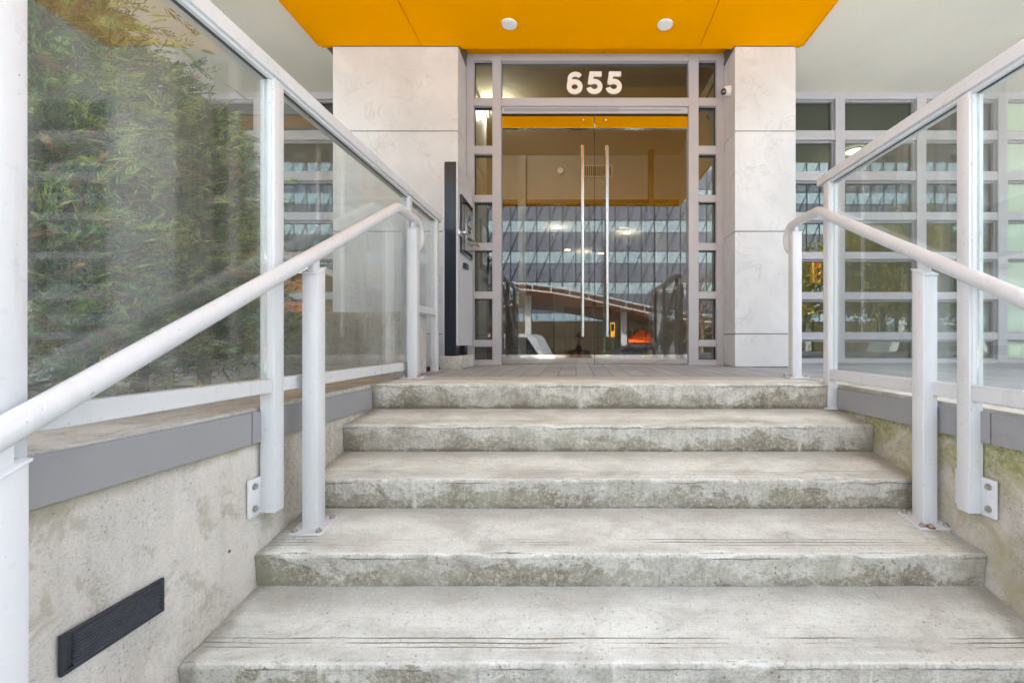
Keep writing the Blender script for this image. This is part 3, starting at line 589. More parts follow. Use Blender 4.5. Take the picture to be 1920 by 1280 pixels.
lamp_disk('recessed_light', -.560, 3.671, CZ, .066, M['diff'], 'round white downlight in the orange canopy, left of the two', 'ceiling light')
lamp_disk('recessed_light', .749, 3.677, CZ, .066, M['diff'], 'round white downlight in the orange canopy, right of the two', 'ceiling light')
lamp_disk('lobby_light', -.93, 5.15, 3.04, .09, M['lamp'], 'glowing round lamp behind the second left side pane', 'ceiling light')
lamp_disk('lobby_light', -.35, 8.2, 2.372, .085, M['lamp'], 'glowing lamp in the lower lobby ceiling, nearest left', 'ceiling light')
lamp_disk('lobby_light', 1.0, 8.6, 2.372, .085, M['lamp'], 'glowing lamp in the lower lobby ceiling, right side', 'ceiling light')
lamp_disk('lobby_light', -.2, 10.2, 2.372, .085, M['lamp'], 'glowing lamp deep in the lobby ceiling, left side', 'ceiling light')
lamp_disk('lobby_light', .6, 10.6, 2.372, .085, M['lamp'], 'glowing lamp deep in the lobby ceiling, right side', 'ceiling light')
lamp_disk('room_light', 3.95, 6.2, 2.93, .13, M['lamp'], 'glowing round lamp seen through the right windows', 'ceiling light')
def pt(x, y, z, e):
    l = bpy.data.lights.new('lobby_lamp_glow', 'POINT'); l.energy = e; l.color = (1, .94, .86); l.shadow_soft_size = .08
    o = bpy.data.objects.new('lobby_lamp_glow', l); COL.objects.link(o); o.location = (x, y, z)
pt(-.93, 5.15, 2.93, 2.9); pt(-.35, 8.2, 2.20, .5); pt(1.0, 8.6, 2.20, .5); pt(.2, 10.4, 2.20, .5); pt(3.95, 6.2, 2.82, .8)
sdt = B(); sdt.cyl((-.235, 6.594, 2.80), (-.235, 6.58, 2.80), .05, .045, 24); o = sdt.obj('smoke_detector', M['white'], None, origin=(-.235, 6.594, 2.80)); tag(o, 'small round white detector on the lobby wall left of the air grille', 'smoke detector')
# square fitting in the soffit at upper left
b = B(); x0, y0_ = -2.80, 3.30
b.box((x0, y0_, SZ - .006), (x0 + .17, y0_ + .02, SZ - .0005)).box((x0, y0_ + .13, SZ - .006), (x0 + .17, y0_ + .15, SZ - .0005)).box((x0, y0_ + .0205, SZ - .006), (x0 + .02, y0_ + .1295, SZ - .0005)).box((x0 + .15, y0_ + .0205, SZ - .006), (x0 + .17, y0_ + .1295, SZ - .0005))
o = b.obj('soffit_vent', M['white'], None, origin=(x0 + .08, y0_ + .07, SZ)); tag(o, 'small square dark vent with white rim in the beige soffit', 'vent'); B().box((x0 + .0205, y0_ + .0205, SZ - .003), (x0 + .1495, y0_ + .1295, SZ - .0008)).obj('grille', M['darkvent'], o)

# house number
def ribbon(b, pts, w, y0, y1, closed=False):
    n = len(pts); L_, R_ = [], []
    for k in range(n):
        p = Vector(pts[k]); a = Vector(pts[k - 1]) if (k or closed) else p; c = Vector(pts[(k + 1) % n]) if (k < n - 1 or closed) else p
        d1 = (p - a).normalized() if (p - a).length else (c - p).normalized(); d2 = (c - p).normalized() if (c - p).length else d1
        t_ = (d1 + d2).normalized(); nn = Vector((-t_.y, t_.x)); m = 1 / max(.55, math.cos(d1.angle(d2) / 2)); ww = (w[k] if isinstance(w, list) else w) / 2 * m
        L_.append(p + nn * ww); R_.append(p - nn * ww)
    rng_ = range(n if closed else n - 1); bm = b.bm
    def V(q, y): return bm.verts.new((q.x, y, q.y))
    lf = [V(q, y0) for q in L_]; rf = [V(q, y0) for q in R_]; lb_ = [V(q, y1) for q in L_]; rb_ = [V(q, y1) for q in R_]
    for k in rng_:
        m = (k + 1) % n; bm.faces.new((lf[k], lf[m], rf[m], rf[k])); bm.faces.new((lb_[k], rb_[k], rb_[m], lb_[m])); bm.faces.new((lf[k], lb_[k], lb_[m], lf[m])); bm.faces.new((rf[k], rf[m], rb_[m], rb_[k]))
    if not closed:
        for k in (0, n - 1): bm.faces.new((lf[k], rf[k], rb_[k], lb_[k]))
def arc(cx, cz, rx, rz_, a0, a1, n): return [(cx + rx * math.cos(R(a0 + (a1 - a0) * k / n)), cz + rz_ * math.sin(R(a0 + (a1 - a0) * k / n))) for k in range(n + 1)]
def numeral(ch, x, z):
    b = B(); H = .217; y0, y1 = DY - .018, DY - .0045; st = .046
    if ch == '6':
        ribbon(b, [(x + p, z + q) for p, q in arc(.081, .071, .054, .049, 0, 354, 40)], st, y0, y1, True)
        pts = arc(.088, .128, .062, .066, 42, 150, 14) + arc(.088, .088, .060, .07, 158, 196, 6)
        ribbon(b, [(x + p, z + q) for p, q in pts], [st * .92] * (len(pts) - 4) + [st, st, st * .9, st * .7], y0 - .0012, y1 - .0012)
    else:
        ribbon(b, [(x + .150, z + H - .022), (x + .052, z + H - .022), (x + .034, z + .094)], [.044, .048, .040], y0 - .0012, y1 - .0012)
        pts = [(.030, .104)] + arc(.078, .073, .056, .050, 128, -168, 30); ribbon(b, [(x + p, z + q) for p, q in pts], [.032, .038] + [st] * (len(pts) - 2), y0, y1)
    bmesh.ops.remove_doubles(b.bm, verts=b.bm.verts[:], dist=.00005); bmesh.ops.recalc_face_normals(b.bm, faces=b.bm.faces[:]); return b
hn = thing('house_number', (.178, DY, 2.647), 'large cream numerals 655 on the glass above the doors', 'house number')
for ch, x in (('6', -.094), ('5', .101), ('5', .291)): numeral(ch, x, 2.647).obj('numeral', M['number'], hn)

# security camera on the right pillar's inner face
px_, py_, pz_ = 1.4355, 4.08, 2.56
t = thing('security_camera', (px_, py_, pz_), 'small white dome camera on the inner face of the right pillar', 'security camera')
B().cyl((px_ - .001, py_, pz_ + .005), (px_ - .03, py_, pz_ + .005), .048, .046, 28).sph((px_ - .035, py_ - .005, pz_ - .0), .044, seg=24).obj('housing', M['white'], t)
B().sph((px_ - .062, py_ - .018, pz_ - .012), .030, seg=24).obj('lens_dome', M['carglass'], t)

# intercom post
t = thing('intercom_post', (-1.05, 3.85, 0), 'black steel intercom post with pale side panels on a concrete footing', 'intercom')
ft = B(); ft.box((-1.125, 3.60, 0), (-.944, 4.06, .108), .012, seg=3)
for v in ft.bm.verts: v.co += Vector((noise.noise(v.co * 17), noise.noise(v.co * 17 + Vector((5, 0, 0))), noise.noise(v.co * 17 + Vector((0, 5, 0))))) * .005
ft.obj('footing', M['wall'], t)
B().box((-1.098, 3.65, .109), (-.999, 3.76, 1.731), .003).box((-1.085, 3.93, .109), (-1.0, 4.03, .3), .002).box((-1.094, 3.7605, .22), (-1.002, 4.14, 1.70)).obj('post_body', M['black'], t)
rp = B().box((-.9985, 3.642, .196), (-.985, 4.165, 1.722), .002).obj('side_panel', M['panel'], t)
B().box((-1.112, 3.645, .20), (-1.0985, 4.16, 1.722), .002).obj('side_panel', M['panel'], t)
for z in (.235, .7, 1.2, 1.65):
    for y in (3.68, 4.13): B().cyl((-.985, y, z), (-.982, y, z), .005, seg=10).obj('screw', M['bolt'], rp)
fr = B(); fr.box((-.985, 3.71, .985), (-.968, 4.10, 1.00)).box((-.985, 3.71, 1.465), (-.968, 4.10, 1.48)).box((-.985, 3.71, 1.0005), (-.968, 3.725, 1.4645)).box((-.985, 4.085, 1.0005), (-.968, 4.10, 1.4645)).box((-.9845, 3.7255, 1.0005), (-.981, 4.0845, 1.4645)); fro = fr.obj('intercom_frame', M['black'], t)
ip = B().box((-.981, 3.83, 1.03), (-.962, 4.075, 1.43), .003).obj('keypad_panel', M['steel'], t)
B().box((-.9620, 3.90, 1.30), (-.9600, 4.02, 1.355)).obj('display', M['carglass'], ip)
for r_ in range(4):
    for c_ in range(3): B().box((-.962, 3.91 + c_ * .035, 1.14 + r_ * .034), (-.956, 3.93 + c_ * .035, 1.158 + r_ * .034), .002).obj('key', M['darkvent'], ip)
gb = B(); gb.tube([(-.985, 3.66, 1.139), (-.93, 3.66, 1.139)], .012).cyl((-.927, 3.64, 1.139), (-.927, 4.19, 1.139), .0095).box((-.985, 3.635, 1.115), (-.965, 3.72, 1.163), .004).cyl((-.985, 4.12, 1.139), (-.93, 4.12, 1.139), .008); gb.obj('guard_bar', M['steel'], t)
B().box((-.985, 3.80, .865), (-.955, 3.90, .915), .004).obj('card_reader', M['black'], t)
# loose grout crumbs at the feet of the intercom and posts
cr = B()
for k in range(70):
    x, y = random.choice([(-1.09, 3.33), (-1.02, 2.68), (-1.0, 3.57)]); x += random.gauss(0, .045); y += random.gauss(0, .03)
    if x < -1.11: x = -1.11
    cr.sph((x, y, .003), random.uniform(.003, .009), seg=6, scale=(1.2, 1, .6))
tag(cr.obj('mortar_crumbs', M['wall'], origin=(-1.05, 3.1, 0)), 'scattered pale mortar crumbs on the landing beside the intercom footing', 'crumbs', kind='stuff')

# fallen leaves
def leaf(x, y, z, s, rz, label, tilt=(0, 0)):
    b = B(); n = 9; bm = b.bm; top = []; bot = []
    for k in range(n + 1):
        f = k / n; wd_ = math.sin(f * math.pi) ** .8 * .34; top.append(Vector(((f - .5), wd_, .12 * math.sin(f * 5)))); bot.append(Vector(((f - .5), -wd_, .16 * math.sin(f * 4 + 1))))
    tv = [bm.verts.new(v) for v in top]; bv = [bm.verts.new(v) for v in bot]
    for k in range(n):
        try: bm.faces.new((tv[k], tv[k + 1], bv[k + 1], bv[k]))
        except Exception: pass
    bmesh.ops.solidify(bm, geom=bm.faces[:], thickness=.04)
    b.bm.transform(Matrix.Translation((x, y, z)) @ Matrix.Rotation(rz, 4, 'Z') @ Matrix.Rotation(tilt[0], 4, 'X') @ Matrix.Rotation(tilt[1], 4, 'Y') @ Matrix.Scale(s, 4))
    o = b.obj('fallen_leaf', M['leafbrown'], None, origin=(x, y, z)); tag(o, label, 'leaf')
def on_tread(px, py, i):
    z = -i * RISE + .01; d = 820 * (EYE - z) / (py - 640); return ((px - 1080) * d / 820, d, z + .005)
for (px, py, i, s, lab) in ((1280, 993, 3, .03, 'tan fallen leaf on the second lowest visible tread'), (1310, 1167, 4, .02, 'small reddish leaf on the lowest tread, near its middle'), (1533, 1160, 4, .026, 'thin brown leaf on the lowest tread toward the right'),
                            (735, 986, 3, .022, 'small curled leaf on the tread just right of the left stanchion foot'), (1310, 842, 2, .018, 'dark leaf scrap at the foot of the third riser from the top')):
    x, y, z = on_tread(px, py, i); leaf(x, y, z, s, random.uniform(0, 3), lab)
leaf(XL + .012, 1.405, -.442, .016, 1.5, 'orange speck of leaf stuck to the left concrete wall', (R(80), 0))

# ------------------------------------------------------------------ cedar hedge and trees
def sprays(centers, dirs, size, nn=23, droop=.30, wid=.036):
    n = len(centers); V = []; F = []; base = 0
    up = np.array([0, 0, 1.0])
    d = dirs / np.linalg.norm(dirs, axis=1)[:, None]; rnd = rng.normal(size=(n, 3)); s = np.cross(d, rnd); s /= np.linalg.norm(s, axis=1)[:, None]
    allv = []
    L = size * np.clip(np.exp(rng.normal(0, .3, n)), .4, 1.55)
    for k in range(nn):
        if k == 0: a0 = 0.0; t0 = 0; ln = 1.0
        else:
            t0 = .12 + .75 * (k - 1) / (nn - 1); a0 = (1 if k % 2 else -1) * R(34); ln = .30 * (1 - .55 * t0)
        ang = a0 + rng.normal(0, .12, n); dk = d * np.cos(ang)[:, None] + s * np.sin(ang)[:, None]; dk[:, 2] -= droop * (t0 + .2) * rng.uniform(.3, 1, n)
        dk /= np.linalg.norm(dk, axis=1)[:, None]; p0 = centers + d * (L * t0)[:, None]; p0[:, 2] -= droop * .5 * L * t0 * t0
        p1 = p0 + dk * (L * ln)[:, None]; sd_ = np.cross(dk, rng.normal(size=(n, 3))); sd_ /= np.linalg.norm(sd_, axis=1)[:, None]
        w_ = (L * wid * (.55 if k == 0 else .6))[:, None]; pm = p0 * .5 + p1 * .5
        allv.append(np.stack([p0, pm + sd_ * w_, p1, pm - sd_ * w_], 1))
    A = np.stack(allv, 1).reshape(-1, 3)         # n, nn, 4
    return A
def quads_mesh(A, name='foliage'):
    nq = len(A) // 4; me = bpy.data.meshes.new(name); me.vertices.add(len(A)); me.vertices.foreach_set('co', A.astype(np.float32).ravel())
    me.loops.add(nq * 4); me.loops.foreach_set('vertex_index', np.arange(nq * 4, dtype=np.int32)); me.polygons.add(nq)
    me.polygons.foreach_set('loop_start', np.arange(nq, dtype=np.int32) * 4); me.polygons.foreach_set('loop_total', np.full(nq, 4, dtype=np.int32)); me.update(); me.validate(); return me
def cedar(cx, cy, r, h, n, label, size=.075, seed=1, ex=.4):
    t = thing('cedar_shrub', (cx, cy, -.07), label, 'shrub', 'cedar shrubs of the hedge')
    b = B(); b.tube([(cx, cy, -.1), (cx + .02, cy, .5), (cx - .02, cy + .02, 1.1), (cx, cy, h - .15)], [.035, .028, .02, .006], 10)
    b.obj('trunk', M['bark'], t)
    br = B(); C = []; D = []
    nb_ = 90
    for k in range(nb_):
        z = .05 + (h - .15) * (k / nb_) ** .95; a = k * 2.399 + seed; u = z / h; rr = r * (1 - u) ** ex * random.uniform(.8, 1.1); rr = max(rr, .05)
        tip = Vector((cx + math.cos(a) * rr, cy + math.sin(a) * rr, z + rr * random.uniform(.25, .6))); mid = Vector((cx + math.cos(a) * rr * .5, cy + math.sin(a) * rr * .5, z + rr * .1))
        br.tube([(cx, cy, z), mid, tip], [.008, .006, .002], 5)
        m = n // nb_; f = rng.beta(2.6, 1.1, m); base = np.array([cx, cy, z]); tp = np.array(tip)
        P = base + (tp - base) * f[:, None]; sp = .32 * r * (.35 + .65 * f); P += rng.normal(size=(m, 3)) * sp[:, None] * np.array([.55, .55, .75])
        dirn = np.array([math.cos(a), math.sin(a), .45]); dd = dirn + rng.normal(0, .55, (m, 3)); C.append(P); D.append(dd)
    br.obj('branches', M['bark'], t)
    C = np.concatenate(C); D = np.concatenate(D)
    inside = (C[:, 0] < -1.19); C = C[inside]; D = D[inside]
    z = C[:, 2]; rad = np.hypot(C[:, 0] - cx, C[:, 1] - cy) / r
    dry = rng.random(len(C)) < np.clip(.30 * (1 - z / h) + .20 * (rad < .5), 0, 1) * .7
    link('foliage', quads_mesh(sprays(C[~dry], D[~dry], size)), M['cedar'], t); link('dry_foliage', quads_mesh(sprays(C[dry], D[dry], size * .9)), M['drycedar'], t)
cedar(-2.02, 1.46, .56, 1.62, 17000, 'tallest leaning cedar shrub behind the first full glass pane', .088, 1, .42)
cedar(-2.06, 2.06, .50, 1.42, 13500, 'middle cedar shrub of the hedge with brown dry tips', .084, 2, .36)
cedar(-2.18, 2.56, .40, 1.48, 12000, 'cedar shrub at the far end of the hedge, beside the planter wall', .076, 3, .5)

def street_tree(x, y, h, r, n, mat, label, bare=False):
    t = thing('street_tree', (x, y, STREET), label, 'tree', 'street trees across the road')
    b = B(); b.tube([(x, y, STREET), (x + .1, y, STREET + h * .25), (x, y + .1, STREET + h * .5), (x, y, STREET + h * .9)], [.16, .13, .09, .02], 10)
    tips = []
    for k in range(46):
        z = STREET + h * (.3 + .6 * k / 46); a = k * 2.4; rr = r * random.uniform(.5, 1.05) * math.sin((.15 + .8 * k / 46) * math.pi) ** .6
        tip = Vector((x + math.cos(a) * rr, y + math.sin(a) * rr, z + rr * .6)); b.tube([(x, y, z), ((x + tip.x) / 2 + .1, (y + tip.y) / 2, (z + tip.z) / 2), tip], [.035, .022, .006], 5)
        for j in range(3): q = tip + Vector((random.gauss(0, .4), random.gauss(0, .4), random.uniform(.2, .9))) ; b.tube([((x * .3 + tip.x * .7)), (y * .3 + tip.y * .7), (z * .3 + tip.z * .7)] and [Vector((x, y, z)).lerp(tip, .6), q], [.012, .003], 4); tips.append(q)
        tips.append(tip)
    b.obj('trunk', M['bark'], t)
    if not bare:
        T = np.array([list(q) for q in tips]); C = T[rng.integers(0, len(T), n)] + rng.normal(0, .38, (n, 3)); D = rng.normal(size=(n, 3)); link('crown', quads_mesh(sprays(C, D, .26, 5, .3, .30)), mat, t)
street_tree(16.5, -14, 7.5, 2.6, 6000, M['yellowleaf'], 'yellow leaved street tree beyond the traffic signal')
street_tree(12.4, -17, 6.5, 2.2, 6000, M['yellowleaf'], 'small yellow leaved street tree nearest the traffic signal')
street_tree(20.5, -15.5, 7.0, 2.6, 7000, M['greenleaf'], 'mid green street tree between the yellow ones')
street_tree(24.0, -22, 9, 3.2, 5000, M['greenleaf'], 'green street tree far right across the road')
street_tree(7.8, -18.8, 6, 1.8, 0, None, 'bare street tree right of the orange tent', True)
street_tree(-13, -20, 8, 2.8, 5000, M['yellowleaf'], 'yellow leaved street tree on the left across the road')
street_tree(-22, -12, 9, 3.0, 5000, M['greenleaf'], 'green street tree far left across the road')

# ------------------------------------------------------------------ across the street (seen in the glass)
ob = thing('office_building', (0, -45, STREET), 'glass office block with slanted mullions mirrored in the door glass', 'building')
X0, X1 = -56, 88; lt = B(); dk = B(); ml = B(); fl = 3.77; top0 = 15.1
k = 5
while top0 + k * fl > -1: 
    zt = top0 + k * fl; zb = max(zt - fl, STREET)
    if zt - 1.5 > STREET: lt.box((X0, -45.3, zt - 1.5), (X1, -45.0, zt - .06))
    dk.box((X0, -45.28, zb), (X1, -45.02, max(zt - 1.56, zb + .05)))
    ml.box((X0, -45.02, zt - .06), (X1, -44.93, zt)); k -= 1
x = X0; i = 0
while x < X1:
    ml.box((x - .05, -45.0, STREET), (x + .05, -44.94, top0 + 5 * fl))
    for kk in range(-2, 6):
        zt = top0 + kk * fl; ml.poly([(x, -44.9, zt - fl), (x + .075, -44.9, zt - fl), (x + 1.675, -44.9, zt), (x + 1.6, -44.9, zt)], (0, .05, 0))
    x += 1.6; i += 1
lt.obj('glass_band', M['offglassL'], ob); dk.obj('spandrel_band', M['offglassD'], ob); ml.obj('mullions', M['mullion'], ob)
box('building_core', (X0, -60, STREET), (X1, -45.31, top0 + 5 * fl), M['inroom'], ob)
# station pavilion with a wave-shaped roof
pv = thing('station_pavilion', (0, -27, STREET), 'pavilion with a long wavy white roof edge mirrored in the doors', 'building')
def rz(x): return 3.65 + 1.35 * math.cos((x + 6) * 2 * math.pi / 37)
cx_ = np.linspace(-26, 32, 117)
for nm_, dz, hh, mt in (('roof_chord', .0, .10, M['pavwhite']), ('roof_chord', -.5, .10, M['pavwhite'])):
    b = B()
    for a, c in zip(cx_, cx_[1:]): b.poly([(a, -26.4, rz(a) + dz), (c, -26.4, rz(c) + dz), (c, -26.4, rz(c) + dz - hh), (a, -26.4, rz(a) + dz - hh)], (0, -.2, 0))
    b.obj(nm_, mt, pv)
b = B()
for a in cx_[::3]: b.box((a - .04, -26.55, rz(a) - .5), (a + .04, -26.42, rz(a) - .13))
b.obj('truss_web', M['pavwhite'], pv)
b = B(); 
for a, c in zip(cx_, cx_[1:]): b.poly([(a, -26.7, rz(a) - .15), (c, -26.7, rz(c) - .15), (c, -26.7, rz(c) - .75), (a, -26.7, rz(a) - .75)], (0, -.1, 0)); b.poly([(a, -26.9, rz(a) - .70), (c, -26.9, rz(c) - .70), (c, -38, rz(c) - 1.3), (a, -38, rz(a) - 1.3)], (0, 0, .12))
b.obj('roof', M['brownwood'], pv)
b = B(); b.box((-24, -34, STREET), (30, -33.8, 2.2)); b.obj('back_wall', M['creamwall'], pv)
b = B()
for a in range(-24, 31, 2): b.box((a - .05, -31, STREET), (a + .05, -30.9, 2.3))
b.box((-24, -31.02, .6), (30, -30.98, .68)); b.obj('glazing_posts', M['mullion'], pv); 
b = B()
for a in range(-20, 30, 8): b.box((a - .25, -28.5, STREET), (a + .25, -28, rz(a) - .8))
b.obj('column', M['pavwhite'], pv)
for a in range(-16, 24, 5): pass

hs_ = thing('brick_house', (-24, -30, STREET), 'sunlit brick and cream house across the street on the far left', 'house')
b = B(); b.box((-34, -36, STREET), (-22, -28, 6)); b.obj('wall', M['brick'], hs_); b = B(); b.box((-34.4, -36.4, 6.01), (-21.6, -27.6, 6.5)); b.obj('roof', M['white'], hs_)
for xx in (-32, -29, -26): 
    for zz in (.2, 3.2): f_ = B().box((xx - .7, -27.99, zz), (xx + .7, -27.9, zz + 1.6)).obj('window', M['white'], hs_); B().box((xx - .6, -27.89, zz + .1), (xx + .6, -27.88, zz + 1.5)).obj('pane', M['carglass'], f_)

def car(x, y, rot, mat, label, van=False):
    t = thing('parked_car', (0, 0, 0), label, 'car', 'vehicles parked across the street'); 
    H = 1.95 if van else 1.45; L_ = 2.5 if van else 2.2
    prof = [(-L_, .35), (-L_, .85), (-L_ + .15, 1.0), (-L_ + .55, H - .08), (-L_ + .85, H), (.45 if not van else 1.2, H), (.75 if not van else 1.45, H - .1), (1.25 if not van else 1.9, .98), (L_ - .25, .85), (L_, .7), (L_, .35)]
    b = B(); b.poly([(p[0], -.85, p[1]) for p in prof], (0, 1.7, 0)); bmesh.ops.bevel(b.bm, geom=b.bm.edges[:], offset=.06, segments=2, affect='EDGES'); b.obj('body', mat, t)
    b = B(); gl = [(-L_ + .5, 1.02), (-L_ + .72, H - .14), (.42 if not van else 1.15, H - .14), (1.0 if not van else 1.7, 1.02)]
    b.poly([(p[0], -.865, p[1]) for p in gl], (0, 1.73, 0)); b.obj('window', M['carglass'], t)
    for wx in (-L_ + .8, L_ - .8):
        for wy in (-.8, .8): wo = B().cyl((wx, wy - .11, .33), (wx, wy + .11, .33), .33, seg=28).obj('wheel', M['tyre'], t, origin=(wx, wy, .33)); B().cyl((wx, wy - .12, .33), (wx, wy + .12, .33), .2, seg=16).obj('rim', M['steel'], wo)
    for wy in (-.6, .6): B().sph((L_ - .03, wy, .68), .12, scale=(.4, 1.3, .7)).obj('headlight', M['white'], t)
    t.location = (x, y, STREET - .06); t.rotation_euler = (0, 0, rot)
car(-2.9, -9.2, R(8), M['carwhite'], 'white pickup parked nearest the steps, mirrored low in the left door', True)
car(4.2, -17.0, R(0), M['cardark'], 'dark saloon parked across the road, mirrored in the right door')
car(-8.8, -17.0, R(0), M['carwhite'], 'white saloon parked across the road on the left'); car(15.5, -9.5, R(4), M['carwhite'], 'white van mirrored low in the terrace windows', True)

# orange tent, cones, signal, lamp pole
t = thing('market_tent', (5.7, -31, STREET), 'small bright orange peaked tent across the street', 'tent')
b = B(); bm = b.bm; pk = bm.verts.new((5.7, -29.5, 1.35)); c_ = [bm.verts.new((5.7 + dx * 1.3, -29.5 + dy * 1.3, .35)) for dx, dy in ((-1, -1), (1, -1), (1, 1), (-1, 1))]
l_ = [bm.verts.new((v.co.x, v.co.y, .15)) for v in c_]
for k in range(4): bm.faces.new((pk, c_[k], c_[(k + 1) % 4])); bm.faces.new((c_[k], l_[k], l_[(k + 1) % 4], c_[(k + 1) % 4]))
b.obj('tent_roof', M['conered'], t)
for dx, dy in ((-1, -1), (1, -1), (1, 1), (-1, 1)): B().cyl((5.7 + dx * 1.28, -29.5 + dy * 1.28, STREET), (5.7 + dx * 1.28, -29.5 + dy * 1.28, .3), .03).obj('leg', M['steel'], t)
for k, (x, y, lab) in enumerate(((-1.65, -2.6, 'orange traffic cone on the pavement mirrored at the left door edge'), (-2.1, -3.7, 'orange traffic cone nearest the kerb'), (9.8, -6.0, 'orange traffic cone beside the signal pole'), (11.4, -6.4, 'orange traffic cone right of the signal pole'))):
    z0 = STREET if y > -4.5 else STREET - .06
    b = B(); b.box((x - .19, y - .19, z0), (x + .19, y + .19, z0 + .04), .01).cyl((x, y, z0 + .04), (x, y, z0 + .95), .13, .03, 20); o = b.obj('traffic_cone', M['conered'], None, origin=(x, y, z0)); tag(o, lab, 'traffic cone', 'traffic cones near the road')
    B().cyl((x, y, z0 + .55), (x, y, z0 + .70), .084, .066, 20).obj('reflective_band', M['white'], o)
t = thing('traffic_signal', (9.5, -10.4, STREET), 'yellow traffic signal on a mast arm mirrored in the terrace windows', 'traffic light')
B().tube([(9.5, -10.4, STREET), (9.5, -10.4, 3.8), (9.8, -10.4, 4.15), (11.4, -10.4, 4.2)], .07, 12).obj('mast', M['sigyellow'], t)
sb = B().box((10.62, -10.25, 2.85), (11.0, -10.0, 3.95), .03).obj('signal_head', M['sigyellow'], t)
for k, z in enumerate((3.72, 3.4, 3.08)): B().cyl((10.81, -9.99, z), (10.81, -9.985, z), .11, seg=20).obj('lens', M['redlens'] if k == 0 else M['carglass'], sb); B().cyl((10.81, -9.995, z), (10.81, -9.8, z), .125, cap=False).obj('visor', M['sigyellow'], sb)
t = thing('street_lamp', (1.9, -21, STREET), 'dark green street lamp with a curved arm mirrored in the right door', 'street lamp')
B().tube([(1.9, -21, STREET), (1.95, -21, 6.4), (2.2, -21, 7.4), (2.9, -21, 7.9)], [.10, .08, .07, .05], 12).obj('pole', M['green_pole'], t); B().sph((3.2, -21, 7.85), .18, scale=(2, 1, .5)).obj('lamp_head', M['panel'], t)
b = B().box((2.3, -20.95, .5), (2.62, -20.8, 1.5), .03); o = b.obj('pedestrian_signal', M['sigyellow'], None, origin=(2.4, -20.9, 0)); tag(o, 'yellow signal box beside the green street lamp', 'traffic light'); B().box((2.36, -20.795, .95), (2.56, -20.78, 1.4)).obj('lens', M['carglass'], o); B().cyl((2.46, -20.87, STREET), (2.46, -20.87, .5), .06).obj('pole', M['green_pole'], o)

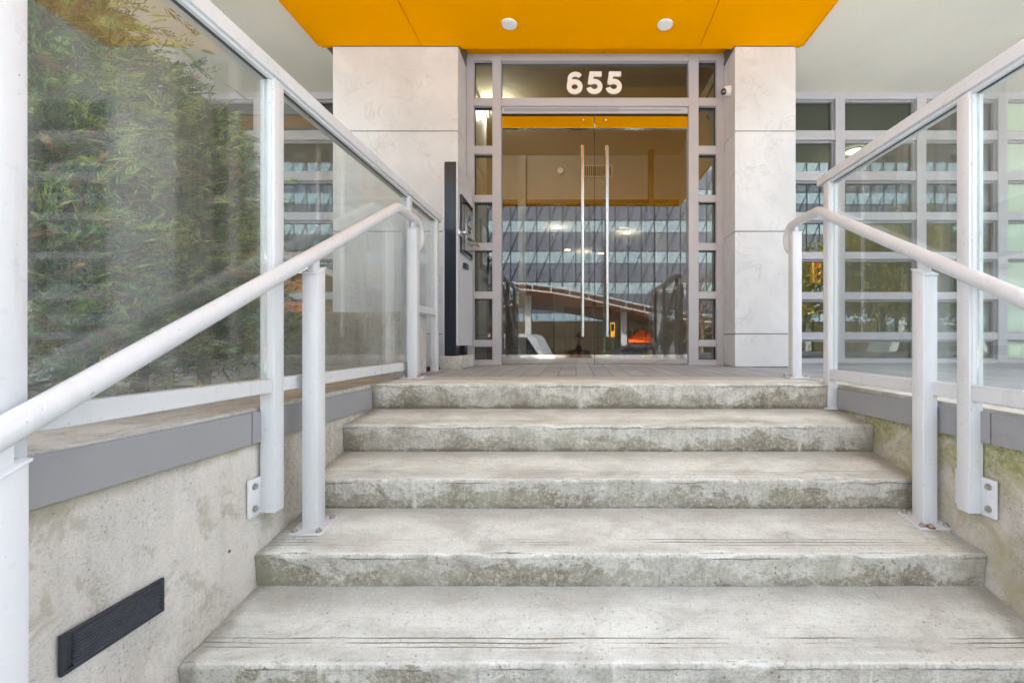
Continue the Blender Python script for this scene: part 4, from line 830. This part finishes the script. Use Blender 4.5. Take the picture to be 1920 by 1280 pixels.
# the photographer, standing just behind the camera: seen only as a reflection in the doors
def person():
    X, Y = .06, -.42; g = STREET
    J = {'pel': (X, Y, g + .92), 'belly': (X, Y, g + 1.08), 'chest': (X, Y, g + 1.28), 'nk': (X, Y + .01, g + 1.45), 'hd': (X, Y + .03, g + 1.53),
         'ls': (X - .18, Y, g + 1.38), 'le': (X - .27, Y + .04, g + 1.13), 'lh': (X - .09, Y + .24, g + 1.32), 'rs': (X + .18, Y, g + 1.38), 're': (X + .27, Y + .04, g + 1.13), 'rh': (X + .09, Y + .24, g + 1.32),
         'lp': (X - .10, Y, g + .88), 'lk': (X - .12, Y + .03, g + .48), 'la': (X - .13, Y, g + .09), 'lt': (X - .14, Y + .17, g + .04), 'rp': (X + .10, Y, g + .88), 'rk': (X + .12, Y + .03, g + .48), 'ra': (X + .13, Y, g + .09), 'rt': (X + .14, Y + .17, g + .04)}
    RR = {'pel': .15, 'belly': .14, 'chest': .155, 'nk': .055, 'hd': .055, 'ls': .062, 'le': .045, 'lh': .03, 'rs': .062, 're': .045, 'rh': .03, 'lp': .09, 'lk': .06, 'la': .042, 'lt': .035, 'rp': .09, 'rk': .06, 'ra': .042, 'rt': .035}
    E = [('pel', 'belly'), ('belly', 'chest'), ('chest', 'nk'), ('nk', 'hd'), ('chest', 'ls'), ('ls', 'le'), ('le', 'lh'), ('chest', 'rs'), ('rs', 're'), ('re', 'rh'), ('pel', 'lp'), ('lp', 'lk'), ('lk', 'la'), ('la', 'lt'), ('pel', 'rp'), ('rp', 'rk'), ('rk', 'ra'), ('ra', 'rt')]
    ks = list(J); me = bpy.data.meshes.new('person'); me.from_pydata([J[k] for k in ks], [(ks.index(a), ks.index(b)) for a, b in E], [])
    o = bpy.data.objects.new('person', me); COL.objects.link(o); md = o.modifiers.new('s', 'SKIN'); ss = o.modifiers.new('u', 'SUBSURF'); ss.levels = 2; ss.render_levels = 2
    for i, k in enumerate(ks): me.skin_vertices[0].data[i].radius = (RR[k], RR[k] * (.75 if k in ('pel', 'belly', 'chest') else 1)); me.skin_vertices[0].data[i].use_root = (k == 'pel')
    dg = bpy.context.evaluated_depsgraph_get(); dg.update(); nm = bpy.data.meshes.new_from_object(o.evaluated_get(dg)); bpy.data.objects.remove(o)
    nm.transform(Matrix.Translation((-X, -Y, -g)))
    body = link('person', nm, [M['cloth'], M['jeans']], None, origin=(X, Y, g), local=True); tag(body, 'person in dark jacket holding a camera, mirrored between the door handles', 'person')
    for p in nm.polygons: p.use_smooth = True; p.material_index = 1 if p.center.z < .95 else 0
    hd = B().sph((X, Y + .03, g + 1.615), .098, seg=24, scale=(.80, .95, 1.15)).sph((X, Y + .127, g + 1.60), .016, scale=(.8, 1.2, 1.4)).sph((X - .08, Y + .03, g + 1.61), .022, scale=(.4, 1, 1.4)).sph((X + .08, Y + .03, g + 1.61), .022, scale=(.4, 1, 1.4))
    hd.obj('head', M['skin'], body); B().sph((X, Y + .012, g + 1.65), .104, seg=24, scale=(.84, .95, 1.0)).obj('hair', M['hair'], body)
    for s in (-1, 1):
        h = B(); hx = X + s * .085; h.sph((hx, Y + .26, g + 1.34), .04, scale=(.6, 1, 1.1))
        for k in range(5): h.tube([(hx, Y + .27, g + 1.315 + k * .015), (hx - s * .02, Y + .325, g + 1.32 + k * .015), (hx - s * .05, Y + .335, g + 1.32 + k * .015)], [.009, .0085, .007], 8)
        h.obj('hand', M['skin'], body)
    k = B().box((X - .07, Y + .27, g + 1.30), (X + .07, Y + .32, g + 1.40), .01).cyl((X, Y + .32, g + 1.35), (X, Y + .37, g + 1.35), .035); o2 = k.obj('hand_camera', M['gasket'], None, origin=(X, Y + .3, g + 1.3)); tag(o2, 'black camera held up by the mirrored photographer', 'camera')
person()
